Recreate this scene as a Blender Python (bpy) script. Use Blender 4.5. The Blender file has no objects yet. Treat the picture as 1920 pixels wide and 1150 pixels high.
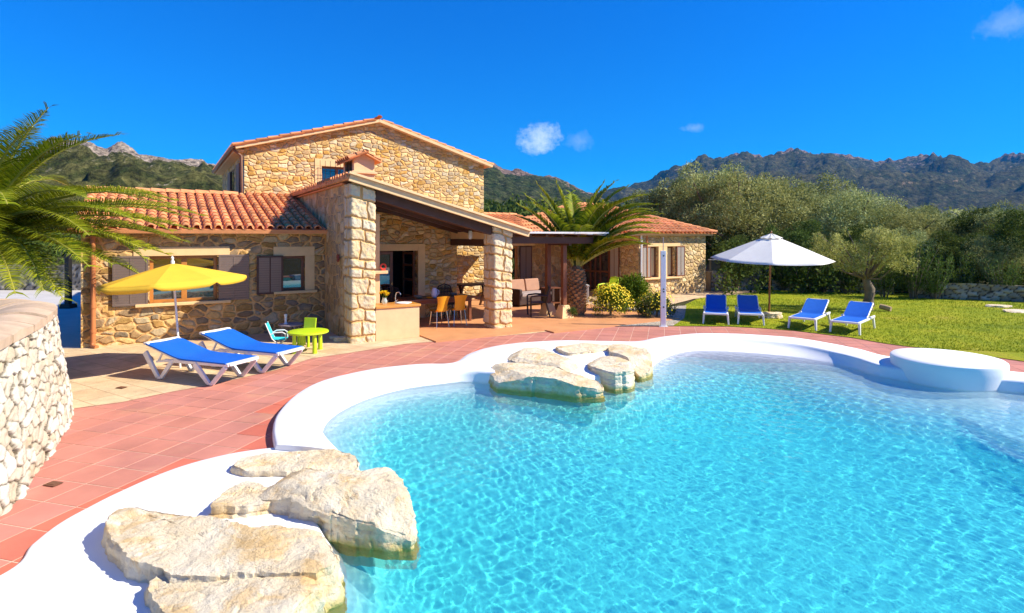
import bpy, math, random
import numpy as np
from mathutils import Vector, Matrix
R=math.radians
S=bpy.context.scene
COL=S.collection
# ---------------------------------------------------------------- camera, sky, sun, exposure
F=1066.67; HZ=445.0; CH=2.5           # focal length in px of the 1920 wide photo, horizon row, eye height
cam=bpy.data.cameras.new('camera'); camo=bpy.data.objects.new('camera',cam); COL.objects.link(camo)
S.camera=camo; camo.location=(0,0,CH); camo.rotation_euler=(R(90),0,0)
cam.sensor_width=36; cam.lens=20; cam.shift_y=-(575-HZ)/1920; cam.clip_start=.1; cam.clip_end=20000
SUN_EL=40
world=bpy.data.worlds.new("World"); S.world=world; world.use_nodes=True
wt=world.node_tree; bg=wt.nodes['Background']
sky=wt.nodes.new('ShaderNodeTexSky'); sky.sky_type='NISHITA'; sky.sun_disc=False
sky.sun_elevation=R(SUN_EL); sky.sun_rotation=R(96); sky.altitude=200; sky.air_density=1.0; sky.dust_density=.05; sky.ozone_density=3.0
hs=wt.nodes.new('ShaderNodeHueSaturation'); hs.inputs['Saturation'].default_value=1.28; hs.inputs['Hue'].default_value=.497
wt.links.new(sky.outputs[0],hs.inputs['Color'])
bg.inputs[1].default_value=.105
tc=wt.nodes.new('ShaderNodeTexCoord')
sz=wt.nodes.new('ShaderNodeSeparateXYZ'); wt.links.new(tc.outputs['Generated'],sz.inputs[0])
rp=wt.nodes.new('ShaderNodeValToRGB'); wt.links.new(sz.outputs['Z'],rp.inputs[0])
e=rp.color_ramp.elements; e[0].position=0; e[0].color=(.08,.42,.80,1); e[1].position=.42; e[1].color=(.002,.50,1.02,1)
k_=e.new(.12); k_.color=(.01,.47,.88,1)
ml=wt.nodes.new('ShaderNodeMix'); ml.data_type='RGBA'; ml.blend_type='MULTIPLY'; ml.inputs['Factor'].default_value=1
wt.links.new(hs.outputs[0],ml.inputs['A']); wt.links.new(rp.outputs[0],ml.inputs['B'])
# three small wisps of cloud, set by direction in the sky
def cloud_mask(az_px,row,rx,rz,seed,amt):
    d=Vector(((az_px-960)/F,1,(HZ-row)/F)).normalized()
    sub=wt.nodes.new('ShaderNodeVectorMath'); sub.operation='SUBTRACT'; sub.inputs[1].default_value=d
    wt.links.new(tc.outputs['Generated'],sub.inputs[0])
    mp=wt.nodes.new('ShaderNodeVectorMath'); mp.operation='MULTIPLY'; mp.inputs[1].default_value=(1/rx,1/rx,1/rz)
    wt.links.new(sub.outputs[0],mp.inputs[0])
    ln=wt.nodes.new('ShaderNodeVectorMath'); ln.operation='LENGTH'; wt.links.new(mp.outputs[0],ln.inputs[0])
    nz=wt.nodes.new('ShaderNodeTexNoise'); nz.inputs['Scale'].default_value=45; nz.inputs['Detail'].default_value=7; nz.inputs['Roughness'].default_value=.68
    ad=wt.nodes.new('ShaderNodeVectorMath'); ad.operation='ADD'; ad.inputs[1].default_value=(seed,0,0)
    wt.links.new(tc.outputs['Generated'],ad.inputs[0]); wt.links.new(ad.outputs[0],nz.inputs['Vector'])
    a=wt.nodes.new('ShaderNodeMath'); a.operation='MULTIPLY_ADD'; a.inputs[1].default_value=-.62; a.inputs[2].default_value=.42
    wt.links.new(ln.outputs['Value'],a.inputs[0])
    b=wt.nodes.new('ShaderNodeMath'); b.operation='ADD'; wt.links.new(a.outputs[0],b.inputs[0]); wt.links.new(nz.outputs['Fac'],b.inputs[1])
    m=wt.nodes.new('ShaderNodeMapRange'); m.inputs['From Min'].default_value=.42; m.inputs['From Max'].default_value=.95; m.inputs['To Max'].default_value=amt
    wt.links.new(b.outputs[0],m.inputs['Value'])
    return m.outputs[0]
cur=ml.outputs['Result']
for a in ((1012,260,.045,.036,0,.66),(1086,266,.035,.022,3,.14),(1300,240,.024,.012,7,.22),(1888,45,.045,.024,5,.14)):
    mx=wt.nodes.new('ShaderNodeMix'); mx.data_type='RGBA'
    wt.links.new(cloud_mask(*a),mx.inputs['Factor']); wt.links.new(cur,mx.inputs['A']); mx.inputs['B'].default_value=(7.5,8.0,8.6,1)
    cur=mx.outputs['Result']
wt.links.new(cur,bg.inputs[0])
sun=bpy.data.lights.new('sun','SUN'); suno=bpy.data.objects.new('sun',sun); COL.objects.link(suno)
sun.energy=4.6; sun.angle=R(.5); sun.color=(1,.92,.76); suno.rotation_euler=(0,R(90-SUN_EL),R(-6)); suno.location=(10,0,20)
sun.cycles.is_caustics_light=True
S.view_settings.view_transform='Standard'; S.view_settings.look='None'; S.view_settings.exposure=1.0; S.view_settings.gamma=1
S.view_settings.use_curve_mapping=False
S.cycles.use_denoising=True; S.cycles.max_bounces=8; S.cycles.transparent_max_bounces=12
S.cycles.caustics_reflective=False; S.cycles.sample_clamp_indirect=6

# ---------------------------------------------------------------- helpers
rng=np.random.default_rng(7); random.seed(7)
def G(px,py,z=0.0):
    Y=F*(CH-z)/(py-HZ); return Vector(((px-960)/F*Y,Y,z))
def V(*a): return Vector(a)
def vnoise(P,seed=0):
    P=np.asarray(P,float); I=np.floor(P).astype(np.int64); f=P-I; f=f*f*(3-2*f); out=0
    for dx in (0,1):
        for dy in (0,1):
            for dz in (0,1):
                h=((I[...,0]+dx)*374761393+(I[...,1]+dy)*668265263+(I[...,2]+dz)*2147483647*3+seed*974711)&0xffffffff
                h=((h^(h>>13))*1274126177)&0xffffffff; h=(h^(h>>16))/4294967295.0
                out=out+h*(f[...,0] if dx else 1-f[...,0])*(f[...,1] if dy else 1-f[...,1])*(f[...,2] if dz else 1-f[...,2])
    return out
def fbm(P,oct=4,seed=0,gain=.5):
    P=np.asarray(P,float); s=0; a=1; t=0
    for i in range(oct):
        s=s+a*(vnoise(P*2**i,seed+i)*2-1); t+=a; a*=gain
    return s/t
def mesh_np(name,co,faces,mat,parent=None,col=None,smooth=False):
    """faces: (n,k) array, or list of tuples"""
    me=bpy.data.meshes.new(name)
    co=np.asarray(co,float).reshape(-1,3)
    if isinstance(faces,np.ndarray):
        k=faces.shape[1]; n=len(faces)
        me.vertices.add(len(co)); me.vertices.foreach_set('co',co.ravel())
        me.loops.add(n*k); me.loops.foreach_set('vertex_index',faces.ravel().astype(np.int32))
        me.polygons.add(n); me.polygons.foreach_set('loop_start',np.arange(n,dtype=np.int32)*k)
        tot=np.full(n,k)
    else:
        me.from_pydata(co.tolist(),[],faces); tot=np.array([len(f) for f in faces])
    me.update(); n=len(me.polygons)
    nr=np.zeros(n*3); me.polygons.foreach_get('normal',nr); nr=nr.reshape(-1,3)
    li=np.zeros(len(me.loops),np.int32); me.loops.foreach_get('vertex_index',li)
    pi=np.repeat(np.arange(n),tot); p=co[li]; nn=nr[pi]
    t=np.stack([-nn[:,1],nn[:,0]],1); l=np.linalg.norm(t,axis=1); flat=l<.6
    l[l<1e-6]=1; t=t/l[:,None]
    u=np.where(flat,p[:,0],(p[:,:2]*t).sum(1)); v=np.where(flat,p[:,1],p[:,2])
    uv=me.uv_layers.new(name='UVMap'); uv.data.foreach_set('uv',np.stack([u,v],1).ravel())
    ca=me.attributes.new('Col','FLOAT_COLOR','CORNER')
    if col is None: c=np.full((n,3),.5)
    else: c=np.asarray(col,float)
    if c.ndim==1: c=np.repeat(c[:,None],3,1)
    if len(c)==n: c=c[pi]
    else: c=c[li]
    ca.data.foreach_set('color',np.concatenate([c,np.ones((len(c),1))],1).ravel())
    if smooth: me.polygons.foreach_set('use_smooth',np.ones(n,bool))
    if mat is not None: me.materials.append(mat)
    o=bpy.data.objects.new(name,me); COL.objects.link(o)
    if parent is not None: o.parent=parent
    return o
class MB:
    def __init__(s): s.v=[]; s.f=[]; s.c=[]; s.cc=.5
    def add(s,vs,fs,c=None):
        b=len(s.v); s.v+=[tuple(x) for x in vs]
        for f in fs: s.f.append(tuple(i+b for i in f)); s.c.append(s.cc if c is None else c)
    def quad(s,a,b,c,d,col=None): s.add([a,b,c,d],[(0,1,2,3)],col)
    def box(s,x0,x1,y0,y1,z0,z1,c=None):
        s.add([(x0,y0,z0),(x1,y0,z0),(x1,y1,z0),(x0,y1,z0),(x0,y0,z1),(x1,y0,z1),(x1,y1,z1),(x0,y1,z1)],
              [(0,3,2,1),(4,5,6,7),(0,1,5,4),(1,2,6,5),(2,3,7,6),(3,0,4,7)],c); return s
    def beam(s,p0,p1,w,h,up=(0,0,1),c=None,w1=None,h1=None):
        p0=Vector(p0);p1=Vector(p1); d=(p1-p0).normalized(); up=Vector(up)
        sd=d.cross(up)
        if sd.length<1e-4: sd=d.cross(Vector((0,1,0)))
        sd.normalize(); u=sd.cross(d).normalized(); vs=[]
        for p,ww,hh in ((p0,w,h),(p1,w1 or w,h1 or h)):
            for a,b in ((-1,-1),(1,-1),(1,1),(-1,1)): vs.append(p+sd*a*ww/2+u*b*hh/2)
        s.add(vs,[(0,1,2,3),(7,6,5,4),(0,4,5,1),(1,5,6,2),(2,6,7,3),(3,7,4,0)],c); return s
    def tube(s,pts,r,n=8,caps=True,c=None):
        pts=[Vector(p) for p in pts]; rs=r if isinstance(r,(list,tuple)) else [r]*len(pts); vs=[]; fs=[]
        ref=None
        for i,p in enumerate(pts):
            d=(pts[min(i+1,len(pts)-1)]-pts[max(i-1,0)]).normalized()
            if ref is None: ref=Vector((0,0,1)) if abs(d.z)<.9 else Vector((1,0,0))
            a=(ref-d*ref.dot(d)).normalized(); b=d.cross(a); ref=a
            for k in range(n):
                t=2*math.pi*k/n; vs.append(p+(a*math.cos(t)+b*math.sin(t))*rs[i])
        for i in range(len(pts)-1):
            for k in range(n): fs.append((i*n+k,i*n+(k+1)%n,(i+1)*n+(k+1)%n,(i+1)*n+k))
        if caps: fs.append(tuple(range(n-1,-1,-1))); fs.append(tuple((len(pts)-1)*n+k for k in range(n)))
        s.add(vs,fs,c); return s
    def lathe(s,prof,n=24,at=(0,0,0),sx=1,sy=1,c=None,capb=True,capt=True):
        vs=[];fs=[]
        for r,z in prof:
            for k in range(n):
                t=2*math.pi*k/n; vs.append((at[0]+r*math.cos(t)*sx,at[1]+r*math.sin(t)*sy,at[2]+z))
        for i in range(len(prof)-1):
            for k in range(n): fs.append((i*n+k,i*n+(k+1)%n,(i+1)*n+(k+1)%n,(i+1)*n+k))
        if capb: fs.append(tuple(range(n-1,-1,-1)))
        if capt: fs.append(tuple((len(prof)-1)*n+k for k in range(n)))
        s.add(vs,fs,c); return s
    def prism(s,poly,z0,z1,c=None):
        n=len(poly); vs=[(p[0],p[1],z0) for p in poly]+[(p[0],p[1],z1) for p in poly]
        s.add(vs,[tuple(range(n-1,-1,-1)),tuple(range(n,2*n))]+[(i,(i+1)%n,(i+1)%n+n,i+n) for i in range(n)],c); return s
    def wall(s,x0,x1,z0,z1,y0,y1,holes=(),top=None):
        """wall in x/z with front face at y0 (towards -y), back at y1, rectangular holes (xa,xb,za,zb); top: function x->z"""
        xs=sorted({x0,x1,*[h[0] for h in holes],*[h[1] for h in holes]}); zs=sorted({z0,z1,*[h[2] for h in holes],*[h[3] for h in holes]})
        hole=lambda x,z: any(h[0]<x<h[1] and h[2]<z<h[3] for h in holes)
        for i in range(len(xs)-1):
            for j in range(len(zs)-1):
                xa,xb,za,zb=xs[i],xs[i+1],zs[j],zs[j+1]
                if hole((xa+xb)/2,(za+zb)/2): continue
                ta,tb=(zb,zb) if (top is None or j<len(zs)-2) else (top(xa),top(xb))
                s.quad((xa,y0,za),(xb,y0,za),(xb,y0,tb),(xa,y0,ta)); s.quad((xb,y1,za),(xa,y1,za),(xa,y1,ta),(xb,y1,tb))
                if j==len(zs)-2: s.quad((xa,y0,ta),(xb,y0,tb),(xb,y1,tb),(xa,y1,ta))
                if i==0: s.quad((xa,y1,za),(xa,y0,za),(xa,y0,ta),(xa,y1,ta))
                if i==len(xs)-2: s.quad((xb,y0,za),(xb,y1,za),(xb,y1,tb),(xb,y0,tb))
        for a,b,c_,d in holes:
            s.quad((a,y0,c_),(a,y1,c_),(a,y1,d),(a,y0,d)); s.quad((b,y1,c_),(b,y0,c_),(b,y0,d),(b,y1,d))
            s.quad((a,y1,c_),(a,y0,c_),(b,y0,c_),(b,y1,c_)); s.quad((a,y0,d),(a,y1,d),(b,y1,d),(b,y0,d))
        return s
    def xf(s,M,start=0):
        for i in range(start,len(s.v)): s.v[i]=tuple(M@Vector(s.v[i]))
        return s
    def build(s,name,mat,parent=None,smooth=False,bevel=0,seg=2):
        o=mesh_np(name,s.v,s.f,mat,parent,np.array([c if isinstance(c,(tuple,list)) else (c,c,c) for c in s.c]),smooth)
        if smooth and smooth!='all':
            o.data.set_sharp_from_angle(angle=R(38))
        if bevel:
            b=o.modifiers.new('bevel','BEVEL'); b.width=bevel; b.segments=seg; b.limit_method='ANGLE'; b.angle_limit=R(40)
        return o
def empty(name,label,cat,loc=(0,0,0),rz=0,group=None):
    o=bpy.data.objects.new(name,None); COL.objects.link(o); o.location=loc; o.rotation_euler=(0,0,rz); o.empty_display_size=.2
    return tag(o,label,cat,group)
def tag(o,label=None,cat=None,group=None,kind=None):
    if label: o['label']=label
    if cat: o['category']=cat
    if group: o['group']=group
    if kind: o['kind']=kind
    return o
def struct(o): o['kind']='structure'; return o
def kids(o): return [c for c in bpy.data.objects if c.parent==o]
def copy_tree(o,parent=None,loc=None,rz=None,label=None):
    c=o.copy(); COL.objects.link(c)
    if parent is not None: c.parent=parent
    if loc is not None: c.location=loc
    if rz is not None: c.rotation_euler=(0,0,rz)
    if label: c['label']=label
    for ch in kids(o): copy_tree(ch,c)
    return c

# ---------------------------------------------------------------- materials
class Mt:
    def __init__(s,name):
        s.m=bpy.data.materials.new(name); s.m.use_nodes=True; s.t=s.m.node_tree; s.N=s.t.nodes; s.P=s.N['Principled BSDF']
    def n(s,typ,ins=None,**props):
        o=s.N.new('ShaderNode'+typ)
        for k,v in props.items(): setattr(o,k,v)
        for k,v in (ins or {}).items(): s.set(o,k,v)
        return o
    def set(s,o,k,v):
        sock=o.inputs[k]
        if isinstance(v,bpy.types.NodeSocket): s.t.links.new(v,sock)
        else:
            if hasattr(sock.default_value,'__len__') and not hasattr(v,'__len__'): v=(v,)*len(sock.default_value)
            if hasattr(v,'__len__') and len(v)==3 and len(sock.default_value)==4: v=(*v,1)
            sock.default_value=v
    def math(s,op,a,b=0.,c=0.,clamp=False):
        return s.n('Math',{0:a,1:b,2:c},operation=op,use_clamp=clamp).outputs[0]
    def mix(s,f,a,b,bt='MIX'):
        o=s.n('Mix',{'Factor':f,'A':a,'B':b} if False else None,data_type='RGBA',blend_type=bt)
        for k,v in ((0,f),(6,a),(7,b)): s.set(o,k,v)
        return o.outputs[2]
    def noise(s,scale,detail=4,rough=.55,vec=None,out='Fac',dist=0.):
        o=s.n('TexNoise',{'Scale':scale,'Detail':detail,'Roughness':rough,'Distortion':dist})
        s.set(o,'Vector',vec if vec is not None else s.obj())
        return o.outputs[out]
    def ramp(s,f,stops,interp='LINEAR'):
        o=s.n('ValToRGB',{'Fac':f}); e=o.color_ramp; e.interpolation=interp
        while len(e.elements)<len(stops): e.elements.new(.5)
        for i,(p,c) in enumerate(stops): e.elements[i].position=p; e.elements[i].color=(*c,1) if hasattr(c,'__len__') else (c,c,c,1)
        return o.outputs[0]
    def rng(s,v,a,b,c=0.,d=1.,smooth=False):
        return s.n('MapRange',{'Value':v,'From Min':a,'From Max':b,'To Min':c,'To Max':d},interpolation_type='SMOOTHSTEP' if smooth else 'LINEAR').outputs[0]
    def obj(s):
        if not hasattr(s,'_o'): s._o=s.n('TexCoord').outputs['Object']
        return s._o
    def uv(s): return s.n('UVMap').outputs[0]
    def col(s): return s.n('Attribute',attribute_name='Col').outputs['Color']
    def bump(s,h,strength=.5,dist=.02,normal=None):
        d={'Height':h,'Strength':strength,'Distance':dist}
        if normal is not None: d['Normal']=normal
        s.t.links.new(s.n('Bump',d).outputs[0],s.P.inputs['Normal'])
    def fin(s,base,rough=.7,metal=0.,spec=.5,**kw):
        s.set(s.P,'Base Color',base); s.set(s.P,'Roughness',rough); s.set(s.P,'Metallic',metal); s.set(s.P,'Specular IOR Level',spec)
        for k,v in kw.items(): s.set(s.P,k,v)
        return s.m
def hsvj(m,base,amt,scale,seed=0):
    return m.mix(1.,base,m.ramp(m.noise(scale,5,.6),[(0.25,(1-amt,)*3),(.75,(1+amt,)*3)]),'MULTIPLY')
def simple(name,col,rough=.6,var=.1,scale=5,bump=0.,bs=60,metal=0.,spec=.5,ca=0.,**kw):
    m=Mt(name); b=hsvj(m,col,var,scale) if var else col
    if ca: b=m.mix(1.,b,m.mix(ca,(1,1,1),m.n('VectorMath',{0:m.col(),1:(2,2,2)},operation='MULTIPLY').outputs[0]),'MULTIPLY')
    if bump: m.bump(m.noise(bs,4),bump,.01)
    return m.fin(b,rough,metal,spec,**kw)
def rubble(name,stones,mortar,w=.34,h=.2,jit=.5,depth=.05,mw=.07,rand=.85,spots=.0,warp=.35):
    m=Mt(name); uv=m.uv()
    nz=m.n('TexNoise',{'Vector':uv,'Scale':2.2,'Detail':2}).outputs['Color']
    wv=m.n('VectorMath',{0:nz,1:(-.5,-.5,-.5)},operation='ADD').outputs[0]
    wv=m.n('VectorMath',{0:wv,'Scale':warp},operation='SCALE').outputs[0]
    v=m.n('VectorMath',{0:uv,1:wv},operation='ADD').outputs[0]
    v=m.n('VectorMath',{0:v,1:(1/w,1/h,1)},operation='MULTIPLY').outputs[0]
    a=m.n('TexVoronoi',{'Vector':v,'Scale':1.,'Randomness':rand,'Exponent':3.2},voronoi_dimensions='2D',distance='MINKOWSKI')
    e=m.n('TexVoronoi',{'Vector':v,'Scale':1.,'Randomness':rand,'Exponent':3.2},voronoi_dimensions='2D',distance='MINKOWSKI',feature='F2')
    ed=m.math('SUBTRACT',e.outputs['Distance'],a.outputs['Distance'])
    fine=m.noise(26,5,.65); edge=m.math('ADD',ed,m.math('MULTIPLY',m.math('SUBTRACT',m.noise(14,4,.6),.5),.26))
    mask=m.rng(edge,mw*.9,mw*2.4,0,1,True)
    sep=m.n('SeparateColor',{0:a.outputs['Color']})
    k=len(stones); c=m.ramp(sep.outputs[0],[(i/k,s) for i,s in enumerate(stones)],'CONSTANT')
    c=m.mix(1.,c,m.ramp(sep.outputs[1],[(0,.78),(1,1.22)]),'MULTIPLY')
    c=m.mix(1.,c,m.ramp(m.noise(9,6,.7),[(.3,.72),(.7,1.25)]),'MULTIPLY')
    c=m.mix(m.rng(m.noise(4.5,4),.55,.75),c,m.mix(.5,c,mortar))
    mo=m.mix(1.,mortar,m.ramp(fine,[(.3,.8),(.7,1.15)]),'MULTIPLY')
    base=m.mix(mask,mo,c)
    hgt=m.math('ADD',m.rng(edge,0,.36,0,1,True),m.math('MULTIPLY',fine,.42))
    hgt=m.math('ADD',hgt,m.math('MULTIPLY',sep.outputs[2],.35))
    m.bump(hgt,1.,depth)
    return m.fin(base,.9,0,.2)
M={}
M['gable']=rubble('gable_stone',[(.66,.42,.16),(.72,.47,.18),(.60,.33,.08),(.66,.53,.33),(.78,.57,.27),(.60,.41,.20),(.46,.35,.21)],(.70,.44,.18),.235,.13,depth=.035,mw=.055,warp=.22)
M['wing']=rubble('wing_stone',[(.36,.23,.11),(.52,.31,.10),(.27,.21,.14),(.58,.38,.16),(.44,.25,.08),(.54,.42,.25),(.33,.22,.12)],(.74,.44,.18),.31,.17,depth=.035,mw=.09,warp=.25)
M['side']=rubble('side_wall_stone',[(.56,.34,.13),(.62,.41,.18),(.48,.31,.14),(.62,.45,.24),(.42,.30,.17)],(.66,.42,.19),.24,.26,depth=.03,mw=.06,warp=.25)
M['annex']=rubble('annex_stone',[(.66,.47,.24),(.58,.39,.17),(.70,.54,.32),(.52,.36,.2),(.62,.43,.2)],(.66,.44,.20),.24,.17,depth=.04,mw=.06,warp=.2)
M['dry']=rubble('dry_stone',[(.34,.29,.22),(.25,.21,.17),(.42,.36,.28),(.3,.24,.17)],(.06,.05,.035),.38,.2,depth=.08,mw=.09)
def blockmat(name,hi,lo,gray,pit=.5):
    m=Mt(name); c=m.n('SeparateColor',{0:m.col()})
    b=m.mix(c.outputs[0],lo,hi); b=m.mix(m.math('MULTIPLY',m.rng(m.noise(7,6,.7),.48,.68),.75),b,gray)
    b=m.mix(m.math('MULTIPLY',m.rng(m.noise(38,5,.7),.60,.72),pit),b,(.15,.13,.11))
    b=m.mix(m.rng(c.outputs[1],.10,.45),b,(.68,.42,.17))
    m.bump(m.noise(34,6,.7),.9,.02); return m.fin(b,.9,0,.2)
M['block']=blockmat('pillar_stone',(.76,.66,.47),(.70,.49,.22),(.52,.50,.44))
M['plaster']=simple('pale_plaster',(.76,.49,.26),.85,.10,3,.25,40)
M['trim']=simple('cut_limestone',(.80,.54,.26),.8,.09,4,.15,50)
M['verge']=simple('eave_render',(.76,.52,.27),.85,.12,4,.2,50)
M['tile']=simple('clay_roof_tile',(.72,.30,.125),.8,.20,3,.3,60,ca=.40,spec=.25)
M['wood']=simple('dark_timber',(.085,.032,.015),.55,.3,4,.3,40)
M['wood2']=simple('red_brown_timber',(.20,.07,.028),.45,.2,5,.2,40)
M['orangewood']=simple('orange_timber',(.50,.19,.035),.4,.15,5,.1,40)
M['counter']=simple('varnished_pine',(.62,.27,.05),.35,.12,6)
M['pipe']=simple('terracotta_pipe',(.50,.17,.055),.6,.15,6)
M['copper']=simple('brown_downpipe',(.16,.065,.03),.5,.15,6)
M['iron']=simple('black_iron',(.015,.013,.012),.5,0)
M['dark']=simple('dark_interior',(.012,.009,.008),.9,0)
M['creamblind']=simple('blind',(.75,.55,.30),.8,.05,3)  # cream blind that fills the annex window panes
m=Mt('window_glass'); M['glass']=m.fin((.010,.014,.018),.015,0,1.0,**{'IOR':1.75})
m=Mt('shutter_slats')
wv=m.n('TexWave',{'Vector':m.obj(),'Scale':5.2,'Distortion':0.},bands_direction='Z',wave_profile='SAW').outputs['Fac']
m.bump(wv,.9,.02); M['shutter']=m.fin(m.mix(1.,(.24,.175,.15),m.ramp(wv,[(0,.75),(.3,1.05),(1,1.0)]),'MULTIPLY'),.6)
m=Mt('pale_shutter_slats')
wv=m.n('TexWave',{'Vector':m.obj(),'Scale':5.2},bands_direction='Z',wave_profile='SAW').outputs['Fac']
m.bump(wv,.8,.02); M['pshutter']=m.fin((.46,.40,.36),.6)
M['white']=simple('white_plastic',(.80,.79,.77),.35,.04,8)
M['blue']=simple('blue_mesh_fabric',(.002,.115,.56),.75,.07,9,.3,400,spec=.3)
M['yellow']=simple('yellow_canvas',(.95,.63,.06),.8,.05,4,.15,20,spec=.2)
M['canvas']=simple('white_canvas',(.90,.88,.84),.8,.04,4,.15,20,spec=.2)
for k in ('yellow','canvas'):
    m_=M[k]; t=m_.node_tree; P_=t.nodes['Principled BSDF']; tr=t.nodes.new('ShaderNodeBsdfTranslucent'); mxs=t.nodes.new('ShaderNodeMixShader'); mxs.inputs[0].default_value=.3
    src=P_.inputs['Base Color'].links[0].from_socket; t.links.new(src,tr.inputs[0]); t.links.new(P_.outputs[0],mxs.inputs[1]); t.links.new(tr.outputs[0],mxs.inputs[2])
    t.links.new(mxs.outputs[0],t.nodes['Material Output'].inputs[0])
M['polewood']=simple('parasol_pole_wood',(.30,.105,.03),.5,.2,8)
M['lime']=simple('lime_plastic',(.52,.72,.012),.35,.03,8)
M['turq']=simple('turquoise_fabric',(.03,.55,.62),.7,.05,8)
M['grey']=simple('grey_wicker',(.26,.22,.23),.6,.1,30,.4,90)
M['orange']=simple('orange_plastic',(.80,.36,.015),.4,.05,6)
M['steel']=simple('chrome',(.6,.6,.6),.15,0,metal=1.)
M['brownplastic']=simple('brown_resin',(.035,.02,.016),.45,.05,6)
M['wicker']=simple('dark_wicker',(.045,.022,.016),.6,.2,40,.6,120)
M['cushion']=simple('brown_cushion',(.42,.22,.14),.85,.1,6)
M['greycushion']=simple('lilac_grey_cushion',(.34,.28,.27),.85,.1,6)
M['red']=simple('red_glaze',(.75,.05,.02),.4,.05,8)
M['ceramic']=simple('white_ceramic',(.72,.70,.84),.25,.03,8)
M['greyceramic']=simple('grey_ceramic',(.22,.21,.19),.4,.1,8)
M['gypsum']=simple('white_pool_render',(.80,.80,.80),.85,.035,2.5,.12,60,spec=.3)
m=Mt('clear_glass'); M['clear']=m.fin((.75,.85,.8),.03,0,.8,**{'Alpha':.5})
# ground surfaces
m=Mt('red_path_tile'); b=m.col(); b=m.mix(1.,b,m.ramp(m.noise(1.3,6,.65),[(.3,.84),(.7,1.14)]),'MULTIPLY')
b=m.mix(m.math('MULTIPLY',m.rng(m.noise(.8,5,.6),.55,.72),.4),b,(.60,.36,.18)); b=m.mix(m.math('MULTIPLY',m.rng(m.noise(22,5,.7),.66,.74),.35),b,(.2,.09,.07))
m.bump(m.noise(60,4),.35,.006); M['redtile']=m.fin(b,.75,0,.35)
M['grout']=simple('tile_grout',(.66,.46,.34),.9,.15,4,.2,60)
m=Mt('terrace_stone'); o=m.obj(); br=m.n('TexBrick',{'Vector':m.n('Mapping',{'Vector':o,'Rotation':(0,0,R(31.5)),'Scale':(1,1,1)}).outputs[0],'Scale':1.0,'Color1':(.58,.42,.24),'Color2':(.68,.50,.31),'Mortar':(.42,.29,.17),'Mortar Size':.008,'Brick Width':.72,'Row Height':.44,'Bias':0.},offset=.5)
b=m.mix(1.,br.outputs[0],m.ramp(m.noise(2.2,7,.68),[(.3,.74),(.7,1.2)]),'MULTIPLY'); b=m.mix(m.math('MULTIPLY',m.rng(m.noise(.9,4),.5,.7),.45),b,(.56,.30,.16))
m.bump(m.math('ADD',m.math('MULTIPLY',br.outputs['Fac'],-1.),m.math('MULTIPLY',m.noise(20,6,.7),1.2)),.7,.015); M['terrace']=m.fin(b,.85,0,.3)
M['porchfloor']=simple('terracotta_floor',(.60,.275,.115),.6,.16,1.6,.2,30)
m=Mt('lawn'); b=m.ramp(m.noise(.55,6,.65),[(.30,(.13,.19,.004)),(.46,(.27,.32,.006)),(.60,(.38,.38,.012)),(.78,(.42,.31,.07))])
b=m.mix(1.,b,m.ramp(m.noise(30,5,.75),[(.25,.55),(.75,1.5)]),'MULTIPLY'); m.bump(m.noise(45,5,.7),1.,.05); M['lawn']=m.fin(b,.9,0,.2)
m=Mt('grass_blades'); b=m.mix(m.col(),(.16,.25,.004),(.55,.55,.02)); M['blade']=m.fin(b,.7,0,.2)
m=Mt('ground_earth'); b=m.ramp(m.noise(.35,7,.7),[(.3,(.035,.04,.015)),(.55,(.075,.07,.03)),(.75,(.16,.12,.07))]); m.bump(m.noise(6,6,.7),1.,.1); M['earth']=m.fin(b,.95,0,.1)
M['drive']=simple('driveway_concrete',(.50,.47,.44),.85,.12,1.2,.3,20)
m=Mt('gravel'); vo=m.n('TexVoronoi',{'Vector':m.obj(),'Scale':26.}); b=m.ramp(m.n('SeparateColor',{0:vo.outputs['Color']}).outputs[0],[(0,(.22,.17,.12)),(.4,(.42,.35,.26)),(1,(.62,.56,.48))]); m.bump(m.math('MULTIPLY',vo.outputs['Distance'],-1.),1.,.03); M['gravel']=m.fin(b,.9,0,.2)
# rocks
m=Mt('pale_boulder'); o=m.obj()
b=m.ramp(m.noise(2.3,7,.62),[(.28,(.58,.40,.20)),(.42,(.74,.60,.39)),(.60,(.80,.70,.52)),(.8,(.66,.60,.50))])
b=m.mix(m.math('MULTIPLY',m.rng(m.noise(3.1,6,.7,dist=.6),.50,.62),.65),b,(.70,.45,.17))
b=m.mix(m.math('MULTIPLY',m.rng(m.noise(14,6,.75),.60,.70),.5),b,(.27,.24,.22))
vc=m.n('TexVoronoi',{'Vector':m.n('VectorMath',{0:o,1:m.n('VectorMath',{0:m.noise(3,4,.6,out='Color'),'Scale':.5},operation='SCALE').outputs[0]},operation='ADD').outputs[0],'Scale':2.3},feature='DISTANCE_TO_EDGE').outputs['Distance']
cr=m.rng(vc,0.,.012); b=m.mix(m.math('MULTIPLY',m.math('MULTIPLY',m.math('SUBTRACT',1.,cr),.6),m.rng(m.noise(1.7,3),.5,.6)),b,(.22,.14,.08))
geo=m.n('NewGeometry'); pz=m.n('SeparateXYZ',{0:geo.outputs['Position']}).outputs['Z']
wet=m.rng(m.math('ADD',pz,m.math('MULTIPLY',m.noise(6,3),.08)),.02,-.06)
b=m.mix(m.math('MULTIPLY',wet,.8),b,(.42,.33,.03))
m.bump(m.math('ADD',m.math('ADD',m.noise(11,8,.72),m.math('MULTIPLY',m.noise(3,5,.6),1.5)),0.),1.,.045); M['rock']=m.fin(b,.85,0,.3)
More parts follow.
